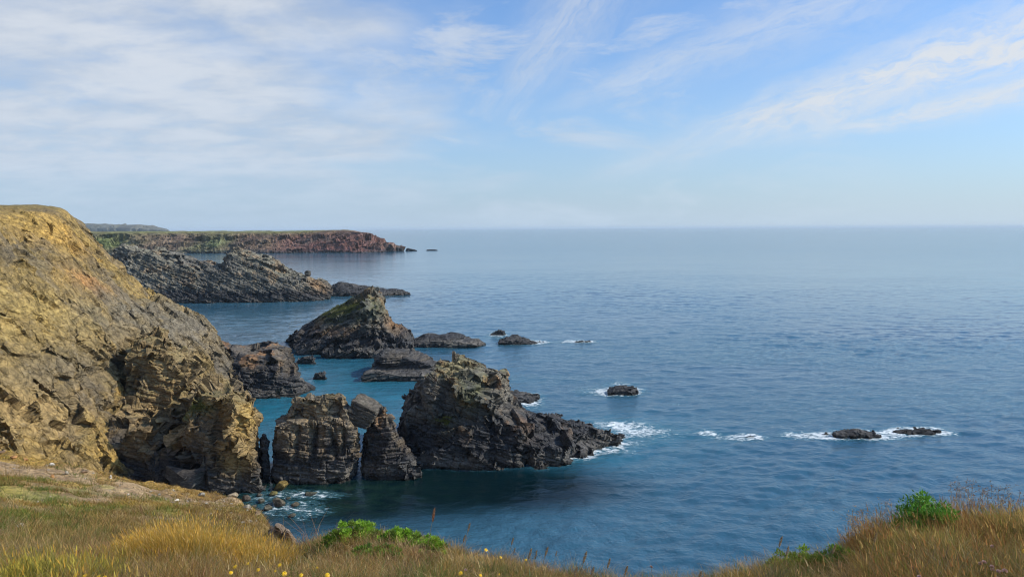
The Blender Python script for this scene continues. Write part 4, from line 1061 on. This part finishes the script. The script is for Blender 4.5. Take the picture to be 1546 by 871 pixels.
# chaffy heads on half of those stalks
k = rg.random(n) < .45; Bh = B[k].copy(); la = rg.normal(2.6, 1.1, k.sum()); Bh[:, 2] += h[k] * .86; Bh[:, 0] += h[k] * .12 * np.cos(la); Bh[:, 1] += h[k] * .12 * np.sin(la)
ch = c1[k] * 1.15
parts.append(blades(Bh, rg.uniform(.025, .06, k.sum()), rg.uniform(.004, .008, k.sum()), rg.uniform(.1, .6, k.sum()), la, ch, ch, 2, .3, .3))
B0, px = roots(1300, -100, 1700, 3.3, 8.6, rg); nb_ = len(B0)
cc = pick([(.25, STRAW), (.2, PALE), (.2, (.46, .27, .05)), (.15, (.13, .19, .03)), (.12, RUST), (.08, (.16, .115, .08))], nb_, rg); hb = rg.uniform(.5, 1.8, nb_) * np.where((px > 440) & (px < 1280), .75, 1)
kk = np.repeat(np.arange(nb_), 70); n = len(kk); Bc = B0[kk].copy(); Bc[:, :2] += rg.normal(0, .045, (n, 2)) * hb[kk][:, None]; Bc[:, 2] = ground(Bc[:, 0], Bc[:, 1]) - .01
c_ = cc[kk] * rg.uniform(.7, 1.3, (n, 1)); wz = rg.uniform(0, 6.28, nb_)[kk] + rg.normal(0, 1.0, n)
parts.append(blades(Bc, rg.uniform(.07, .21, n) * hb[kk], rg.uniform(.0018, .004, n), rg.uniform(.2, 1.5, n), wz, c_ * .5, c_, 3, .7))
B, px = roots(9000, -120, 1700, 3.3, 8.0, rg); n = len(B); col = pick([(.45, PALE), (.25, PINK), (.2, (.13, .20, .04)), (.1, (.20, .26, .13))], n, rg)
parts.append(blades(B, rg.uniform(.05, .16, n), rg.uniform(.006, .012, n), rg.uniform(.9, 1.6, n), rg.uniform(0, 6.28, n), col * .7, col, 3, .8))
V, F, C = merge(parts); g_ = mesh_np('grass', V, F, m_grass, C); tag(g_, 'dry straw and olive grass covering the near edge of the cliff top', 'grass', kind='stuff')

# turf on the far slope
B, px = roots(90000, -160, 470, 9.5, 82, rg); n = len(B); B[:, 2] += .01
c_ = turf_colour(B) * rg.uniform(.75, 1.45, (n, 1)); a1 = fbm(B, 1.1, 3, 98)
kp = (B[:, 2] > 4) & (a1 + .5 * rg.random(n) - .9 * near_patch(B, BARES) > -.05); B, c_, a1 = B[kp], c_[kp], a1[kp]; n = len(B)
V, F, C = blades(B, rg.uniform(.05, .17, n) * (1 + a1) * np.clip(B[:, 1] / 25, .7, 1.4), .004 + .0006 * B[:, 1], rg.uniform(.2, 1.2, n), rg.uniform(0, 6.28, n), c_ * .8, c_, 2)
cl = [(V, F, C)]
B0, px = roots(2600, -160, 440, 8.0, 70, rg); kp = (B0[:, 2] > 4) & (rg.random(len(B0)) > .85 * near_patch(B0, BARES)); B0 = B0[kp]; nb_ = len(B0)
cc = pick([(.3, STRAW), (.2, PALE), (.2, (.22, .17, .05)), (.2, (.12, .17, .03)), (.15, (.26, .13, .06))], nb_, rg)
cc = np.where((near_patch(B0, GREENS) + .5 * rg.random(nb_) > .85)[:, None], pick([(.6, (.13, .20, .03)), (.4, (.20, .24, .045))], nb_, rg), cc); kk = np.repeat(np.arange(nb_), 42); n = len(kk); ra = rg.normal(0, 1, (n, 2)) * (.10 + .006 * B0[kk, 1])[:, None] * rg.uniform(.5, 1.6, nb_)[kk][:, None]
Bc = B0[kk].copy(); Bc[:, :2] += ra; Bc[:, 2] = ground(Bc[:, 0], Bc[:, 1]) - .01
c_ = cc[kk] * rg.uniform(.7, 1.3, (n, 1)); cl.append(blades(Bc, rg.uniform(.08, .24, n) * (rg.uniform(.4, 1.6, nb_) * np.where(rg.random(nb_) < .10, 1.7, 1))[kk], .003 + .0005 * Bc[:, 1], rg.uniform(.3, 1.4, n), rg.uniform(0, 6.28, n), c_ * .6, c_, 2))
V, F, C = merge(cl)
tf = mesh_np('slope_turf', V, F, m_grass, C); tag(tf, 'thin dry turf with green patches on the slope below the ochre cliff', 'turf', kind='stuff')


def tussock(name, cpx, r, w_px, depth, hgt, n, tops, bots, label, group=None, seed=1, wind=2.7, lean=.5):
    rg = np.random.default_rng(seed); cx = (cpx - PCX) / FPX * r; rx = w_px / FPX * r / 2
    a_ = rg.uniform(0, 6.283, n); q = np.sqrt(rg.random(n)); x = cx + rx * q * np.cos(a_); y = r + depth / 2 * q * np.sin(a_)
    z = ground(x, y) - .02; Bz = np.stack([x, y, z], 1); sh_ = fbm(Bz, .25, 3, seed)
    hh = hgt * (1 - .45 * q ** 2) * rg.uniform(.55, 1.08, n) * (1 + .35 * sh_)
    az = np.where(rg.random(n) < .5, a_, rg.normal(wind, .6, n))
    c1 = pick(tops, n, rg); c0 = pick(bots, n, rg)
    P1 = blades(Bz, hh, rg.uniform(.002, .004, n), rg.uniform(.08, lean + .35, n), az, c0, c1, 4, .75)
    k = rg.random(n) < .35; v = P1[0].reshape(n, 5, 2, 3)[k][:, 4].mean(1); m_ = len(v)
    P2 = blades(v - np.array([0, 0, .03]), rg.uniform(.025, .055, m_), rg.uniform(.004, .007, m_), rg.uniform(.1, .8, m_), az[k], c1[k] * 1.1, c1[k] * 1.1, 2, .2, .3)
    o = np.array([cx, r, float(ground(cx, r))]); V, F, C = merge([P1, P2])
    return tag(mesh_np(name, V, F, m_grass, C, None, False, o), label, 'grass tussock', group)


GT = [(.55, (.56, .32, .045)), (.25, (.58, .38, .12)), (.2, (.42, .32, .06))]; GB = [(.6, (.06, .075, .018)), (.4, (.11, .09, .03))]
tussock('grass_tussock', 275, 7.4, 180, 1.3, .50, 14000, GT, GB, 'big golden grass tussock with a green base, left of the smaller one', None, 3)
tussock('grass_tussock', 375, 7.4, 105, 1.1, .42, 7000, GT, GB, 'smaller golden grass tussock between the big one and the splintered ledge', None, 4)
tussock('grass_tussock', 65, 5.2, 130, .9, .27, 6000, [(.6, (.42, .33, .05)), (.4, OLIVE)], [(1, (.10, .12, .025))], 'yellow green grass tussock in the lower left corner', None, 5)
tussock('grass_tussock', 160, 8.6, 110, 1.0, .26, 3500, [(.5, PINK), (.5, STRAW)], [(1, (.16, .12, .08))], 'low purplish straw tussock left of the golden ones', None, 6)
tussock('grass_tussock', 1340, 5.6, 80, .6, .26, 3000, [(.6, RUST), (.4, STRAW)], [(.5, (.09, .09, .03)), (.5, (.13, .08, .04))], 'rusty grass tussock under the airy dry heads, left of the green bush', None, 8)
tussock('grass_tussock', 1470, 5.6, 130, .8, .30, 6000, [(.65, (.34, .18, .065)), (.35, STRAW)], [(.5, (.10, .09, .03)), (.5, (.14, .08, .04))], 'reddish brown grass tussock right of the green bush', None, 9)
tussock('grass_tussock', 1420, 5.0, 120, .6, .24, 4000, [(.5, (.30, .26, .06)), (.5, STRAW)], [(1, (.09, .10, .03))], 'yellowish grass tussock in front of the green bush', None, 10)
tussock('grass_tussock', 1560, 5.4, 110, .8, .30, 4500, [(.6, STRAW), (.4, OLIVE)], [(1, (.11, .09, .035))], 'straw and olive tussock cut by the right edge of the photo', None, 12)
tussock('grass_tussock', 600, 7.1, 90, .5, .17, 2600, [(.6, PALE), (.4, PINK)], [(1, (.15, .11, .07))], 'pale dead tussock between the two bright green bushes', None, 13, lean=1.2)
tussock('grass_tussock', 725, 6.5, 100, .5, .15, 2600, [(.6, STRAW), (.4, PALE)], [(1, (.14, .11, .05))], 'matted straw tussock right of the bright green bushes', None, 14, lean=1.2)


# ------------------------------------------------------------------ green bushes
def bush(cpx, r, w_px, dep, hgt, n, cols, label, seed, leaf=.035):
    rg = np.random.default_rng(seed); cx = (cpx - PCX) / FPX * r; rx = w_px / FPX * r / 2
    root = empty('green_bush', (cx, r, float(ground(cx, r))), label, 'bush')
    nc = max(10, n // 70); th = rg.uniform(0, 6.283, nc); q = np.sqrt(rg.random(nc))
    X = rx * q * np.cos(th); Y_ = dep / 2 * q * np.sin(th); Z = hgt * np.sqrt(np.maximum(1 - q * q, .03)) * rg.uniform(.35, 1.2, nc)
    gz = ground(cx + X, r + Y_) - root.location.z
    ctr = np.stack([X, Y_, gz + Z], 1); ccol = pick(cols, nc, rg)
    k = rg.integers(0, nc, n); d = rg.normal(size=(n, 3)); d[:, 2] = np.abs(d[:, 2]) * .9 + .1; d /= np.linalg.norm(d, axis=1)[:, None]
    Bp = ctr[k] + d * (rg.random(n) ** .5 * hgt * .20)[:, None] - np.array([0, 0, hgt * .06])
    ax = d * .6 + rg.normal(size=(n, 3)) * .45 + np.array([0, 0, .35]); ax /= np.linalg.norm(ax, axis=1)[:, None]
    sd_ = np.cross(ax, rg.normal(size=(n, 3))); sd_ /= np.linalg.norm(sd_, axis=1)[:, None]; nn = np.cross(ax, sd_)
    L = leaf * rg.uniform(.6, 1.3, n)[:, None]; w_ = L * .16
    V = np.stack([Bp, Bp + ax * L * .5 + sd_ * w_ + nn * L * .06, Bp + ax * L, Bp + ax * L * .5 - sd_ * w_ + nn * L * .06], 1)
    F = np.arange(n * 4).reshape(n, 4); cc = ccol[k] * rg.uniform(.75, 1.25, (n, 1)); C = np.repeat(cc[:, None], 4, 1).reshape(-1, 3)
    mesh_np('foliage', V.reshape(-1, 3), F, m_leaf, C, root)
    b_ = np.stack([X * .35, Y_ * .35, gz - .03], 1); tw = ctr - b_
    sd2 = np.cross(tw, rg.normal(size=(nc, 3))); sd2 /= np.linalg.norm(sd2, axis=1)[:, None]; sd3 = np.cross(tw, sd2); sd3 /= np.linalg.norm(sd3, axis=1)[:, None]
    tri = [sd2 * .004, (-.5 * sd2 + .87 * sd3) * .004, (-.5 * sd2 - .87 * sd3) * .004]
    V = np.stack([b_ + q_ for q_ in tri] + [ctr + q_ * .5 for q_ in tri], 1); o = (np.arange(nc) * 6)[:, None]
    F = np.concatenate([o + np.array([[0, 1, 4, 3]]), o + np.array([[1, 2, 5, 4]]), o + np.array([[2, 0, 3, 5]])])
    mesh_np('woody_base', V.reshape(-1, 3), F, m_stem, None, root)
    return root


BG = [(.45, (.20, .36, .03)), (.35, (.28, .42, .05)), (.2, (.13, .19, .03))]; DG = [(.6, (.10, .22, .035)), (.4, (.15, .26, .03))]
bush(522, 7.8, 104, .55, .19, 6600, BG, 'bright green bush on the lip, left of the pale dead tussock', 1)
bush(612, 7.3, 100, .5, .17, 6200, BG, 'bright green bush on the lip, right of the pale dead tussock', 2)
bush(653, 7.2, 26, .2, .17, 1500, BG, 'small round green bush tucked against the right end of its bigger neighbour', 3)
bush(560, 6.8, 90, .35, .11, 2600, DG, 'low dull green bush in the grass in front of the pale dead tussock', 4)
bush(1212, 5.7, 96, .5, .18, 5200, [(.6, (.18, .28, .03)), (.4, (.24, .32, .04))], 'low spreading yellow green bush on the lip left of the rusty tussock', 5, .03)
bush(1270, 5.5, 60, .4, .17, 3000, DG, 'low deep green bush between the yellow green one and the rusty tussock', 6, .03)
bush(1412, 5.7, 90, .5, .34, 6500, [(.6, (.10, .24, .03)), (.4, (.14, .30, .035))], 'tall rounded green bush standing amid rusty grass near the right edge', 7)
p_ = hit(400, 788)
for k, (px, py) in enumerate(((386, 767), (398, 778))):
    q = hit(px, py)
    if q is not None: bush(px, q[1], 12, .5, .35, 700, DG, ('small green plant on the crumbling edge above the cove', 'small green plant on top of the splintered ledge')[k], 20 + k, .08)


# ------------------------------------------------------------------ flowers and seed heads
def tube(pts, r0, r1, sides=5):
    pts = np.asarray(pts, float); V = []; m_ = len(pts)
    for k, p in enumerate(pts):
        d = pts[min(k + 1, m_ - 1)] - pts[max(k - 1, 0)]; d /= np.linalg.norm(d); u = np.cross(d, (.3, .9, .1)); u /= np.linalg.norm(u); v = np.cross(d, u)
        rr = r0 + (r1 - r0) * k / (m_ - 1)
        for s_ in range(sides): a_ = 6.283 * s_ / sides; V.append(p + rr * (u * math.cos(a_) + v * math.sin(a_)))
    F = [(k * sides + s_, k * sides + (s_ + 1) % sides, (k + 1) * sides + (s_ + 1) % sides, (k + 1) * sides + s_) for k in range(m_ - 1) for s_ in range(sides)]
    return np.array(V), np.array(F)


def copy_thing(root, loc, rz, sc=1.0):
    r = root.copy(); COL.objects.link(r); r.location = loc; r.rotation_euler = (0, 0, rz); r.scale = (sc, sc, sc)
    for ch in root.children:
        c = ch.copy(); COL.objects.link(c); c.parent = r
    return r


def flower_proto(name, hgt, kind, label, cat, group):
    root = empty(name, (0, 0, 0), label, cat, group); rg = np.random.default_rng(hgt.__hash__() % 1000)
    top = np.array((.02, -.01, hgt)); V, F = tube([(0, 0, 0), (.004, 0, hgt * .5), top], .0022, .0016); mesh_np('stem', V, F, m_stem, None, root)
    if kind == 'daisy':
        V, F = [], []
        for k in range(22):
            a_ = 6.283 * k / 22 * 1.0; rr = .019 if k % 2 else .014; d = np.array((math.cos(a_), math.sin(a_), 0)); s_ = np.array((-d[1], d[0], 0)) * .0032; z = np.array((0, 0, .005 if k % 2 else .008))
            o = len(V); V += [top + d * .002, top + d * rr * .6 + s_ + z, top + d * rr + z * .6, top + d * rr * .6 - s_ + z]; F.append((o, o + 1, o + 2, o + 3))
        for k in range(8):
            a_ = 6.283 * k / 8; o = len(V); d = np.array((math.cos(a_), math.sin(a_), 0)) * .006; e_ = np.array((math.cos(a_ + .8), math.sin(a_ + .8), 0)) * .006
            V += [top + d + (0, 0, .006), top + e_ + (0, 0, .006), top + (0, 0, .010), top + (0, 0, .0101)]; F.append((o, o + 1, o + 2, o + 3))
        V = np.array(V); R_ = Matrix.Rotation(rad(38), 3, 'X'); V = (V - top) @ np.array(R_).T + top
        mesh_np('flower_head', V, np.array(F), m_yel, None, root)
    else:
        n = 60; d = rg.normal(size=(n, 3)); d[:, 2] = np.abs(d[:, 2]); d /= np.linalg.norm(d, axis=1)[:, None]; s_ = np.cross(d, rg.normal(size=(n, 3))); s_ /= np.linalg.norm(s_, axis=1)[:, None]
        V = np.stack([top + d * .003, top + d * .010 + s_ * .004, top + d * .0155, top + d * .010 - s_ * .004], 1).reshape(-1, 3)
        mesh_np('flower_head', V, np.arange(n * 4).reshape(n, 4), m_pink, None, root)
    return root


def plant_at(proto, px, py, hgt, first, r_guess=None):
    """stands the plant so that its head is seen where the photo shows it"""
    q = hit(px, py, 40, lift=hgt)
    if q is None:
        return first
    loc = (q[0], q[1], float(ground(q[0], q[1])))
    rz = RNG.uniform(0, 6.28) if proto.name.startswith('thrift') else RNG.uniform(-.8, .8)
    if first: proto.location = loc; proto.rotation_euler = (0, 0, rz); return False
    copy_thing(proto, loc, rz, RNG.uniform(.6, 1.0)); return False


YG = 'yellow daisy like flowers in the grass'
pr = flower_proto('yellow_flower', .20, 'daisy', 'small yellow daisy like flower open among the dry foreground grass', 'flower', YG); fst = True
for px, py in ((355, 854), (344, 857), (387, 851), (387, 837), (323, 819), (433, 861), (424, 866), (373, 845), (368, 825), (295, 861), (305, 867), (148, 861), (155, 866), (128, 866), (113, 863), (406, 820), (415, 849), (420, 847), (477, 842), (737, 821), (730, 829), (753, 831), (792, 834), (752, 850), (685, 860), (693, 861), (678, 867), (706, 863), (717, 868), (451, 861), (434, 861), (489, 866), (416, 826), (1541, 830), (1545, 843), (722, 855)):
    fst = plant_at(pr, px, py, .20, fst)
pr = flower_proto('thrift_flower', .26, 'thrift', 'faded pinkish white thrift head on a thin stem in the dry grass', 'flower', 'faded thrift heads'); fst = True
for px, py in ((288, 786), (298, 787), (280, 787), (267, 812), (286, 803), (1493, 817), (1477, 842), (1487, 843), (1500, 847), (1508, 850), (1482, 853), (1486, 861), (1512, 864), (1496, 848), (1511, 862), (987, 852), (1390, 868), (640, 868), (700, 846), (985, 868)):
    fst = plant_at(pr, px, py, .26, fst)


def seedhead_proto(name, hgt, hl, hw, n, label, group, colr, droop=.06):
    root = empty(name, (0, 0, 0), label, 'dry plant', group); rg = np.random.default_rng(int(hl * 1000))
    P = [(0, 0, 0), (droop * .2, 0, hgt * .4), (droop * .6, 0, hgt * .75), (droop, 0, hgt)]
    V, F = tube(P, .0022, .0014); mesh_np('stem', V, F, m_stem, None, root)
    t_ = rg.random(n); ctr = np.stack([droop * (1 + .35 * t_) + t_ * 0, 0 * t_, hgt - hl * .15 + hl * t_], 1); rw = hw * np.sin(np.pi * np.clip(t_ * .85 + .12, 0, 1)) ** .7
    a_ = rg.uniform(0, 6.28, n); d = np.stack([np.cos(a_), np.sin(a_), .9 + 0 * a_], 1); d /= np.linalg.norm(d, axis=1)[:, None]; s_ = np.cross(d, rg.normal(size=(n, 3))); s_ /= np.linalg.norm(s_, axis=1)[:, None]
    L = (rw * 1.5)[:, None]; Bq = ctr
    V = np.stack([Bq, Bq + d * L * .5 + s_ * .0022, Bq + d * L, Bq + d * L * .5 - s_ * .0022], 1).reshape(-1, 3)
    C = np.repeat((np.array(colr) * rg.uniform(.7, 1.3, (n, 1)))[:, None], 4, 1).reshape(-1, 3)
    mesh_np('seed_head', V, np.arange(n * 4).reshape(n, 4), m_head, C, root); return root


SG = 'tall seed heads against the water'
pr = seedhead_proto('seeding_plant', .36, .075, .010, 170, 'dry stem with a pale seed head rising from the lip against the water', SG, (.40, .29, .17)); fst = True
for px, py in ((697, 797), (690, 801), (764, 801), (769, 804), (833, 808), (800, 822), (811, 822), (785, 826), (857, 842), (866, 840), (884, 838), (906, 835), (933, 842), (967, 858), (1020, 860), (1040, 860), (1052, 862), (1180, 815), (1165, 812), (1310, 800), (1245, 812)):
    fst = plant_at(pr, px, py + 6, .36, fst)
pr = seedhead_proto('seeding_plant', .44, .13, .013, 260, 'tall stem with a long reddish plume, one of those left of the bright green bushes', 'reddish plumes by the ledge', (.40, .20, .10)); fst = True
for px, py in ((467, 762), (479, 763), (456, 778), (643, 784)):
    fst = plant_at(pr, px, py, .44, fst)


def airy_clump(name, px, r, w_px, hgt, n, colr, label, seed):
    rg = np.random.default_rng(seed); cx = (px - PCX) / FPX * r; rx = w_px / FPX * r / 2; z0 = float(ground(cx, r)); root = empty(name, (cx, r, z0), label, 'dry plant')
    SV_, SF_, HV, HF, o1, o2 = [], [], [], [], 0, 0
    for k in range(n):
        b_ = np.array((rg.uniform(-rx, rx) * .6, rg.uniform(-.15, .15), -.02)); tp = b_ + np.array((rg.normal(0, rx * .4), rg.normal(0, .08), hgt * rg.uniform(.65, 1.0))); md = (b_ + tp) / 2 + rg.normal(size=3) * .015
        V, F = tube([b_, md, tp], .0018, .0009, 4); SV_.append(V); SF_.append(F + o1); o1 += len(V)
        for j in range(9):
            t_ = rg.uniform(.6, 1.0); s_ = md + (tp - md) * (t_ * 2 - 1); en = s_ + np.array((rg.normal(0, .035), rg.normal(0, .035), rg.uniform(.005, .05)))
            V, F = tube([s_, en], .0009, .0006, 3); SV_.append(V); SF_.append(F + o1); o1 += len(V)
            for q in range(3):
                d = rg.normal(size=3); d /= np.linalg.norm(d); e_ = np.cross(d, rg.normal(size=3)); e_ /= np.linalg.norm(e_); c_ = en + rg.normal(size=3) * .004
                HV += [c_, c_ + d * .007 + e_ * .0028, c_ + d * .014, c_ + d * .007 - e_ * .0028]; HF.append((o2, o2 + 1, o2 + 2, o2 + 3)); o2 += 4
    mesh_np('branching_stalk', np.concatenate(SV_), np.concatenate(SF_), m_stem, None, root); HV = np.array(HV)
    mesh_np('chaff', HV, np.array(HF), m_head, np.tile(np.array(colr), (len(HV), 1)), root); return root


airy_clump('dry_plant', 1324, 5.75, 48, .36, 16, (.42, .27, .15), 'airy dry plant with pinkish brown heads, standing left of the tall green bush', 1)
airy_clump('dry_plant', 1362, 5.8, 36, .33, 10, (.38, .24, .14), 'airy dry plant touching the left side of the tall green bush', 2)
airy_clump('dry_plant', 1480, 6.0, 70, .48, 17, (.24, .13, .07), 'tall dark wiry dead plant with reddish heads on the skyline right of the green bush', 3)
airy_clump('dry_plant', 1530, 6.0, 60, .40, 14, (.20, .12, .07), 'shorter dark wiry dead plant at the far right edge', 4)

# ------------------------------------------------------------------ turf on the rocks
TG = [(.5, (.14, .18, .035)), (.3, (.20, .20, .05)), (.2, (.27, .22, .08))]
isgreen = lambda P, N, c: (c[:, 1] > c[:, 0] * 1.04) & (c[:, 1] > .06) & (N[:, 2] > .25)
green_part(bpy.data.objects['sea_stack'], 'turf_cap', 2600, isgreen, .22, .03, TG, 1, m_grass)
green_part(bpy.data.objects['wedge_stack'], 'turf_cap', 9000, isgreen, .5, .07, [(.6, (.10, .125, .03)), (.4, (.15, .155, .05))], 2, m_grass)
green_part(bpy.data.objects['cliff_buttress'], 'cliff_plants', 1800, isgreen, .35, .04, TG, 3, m_grass)
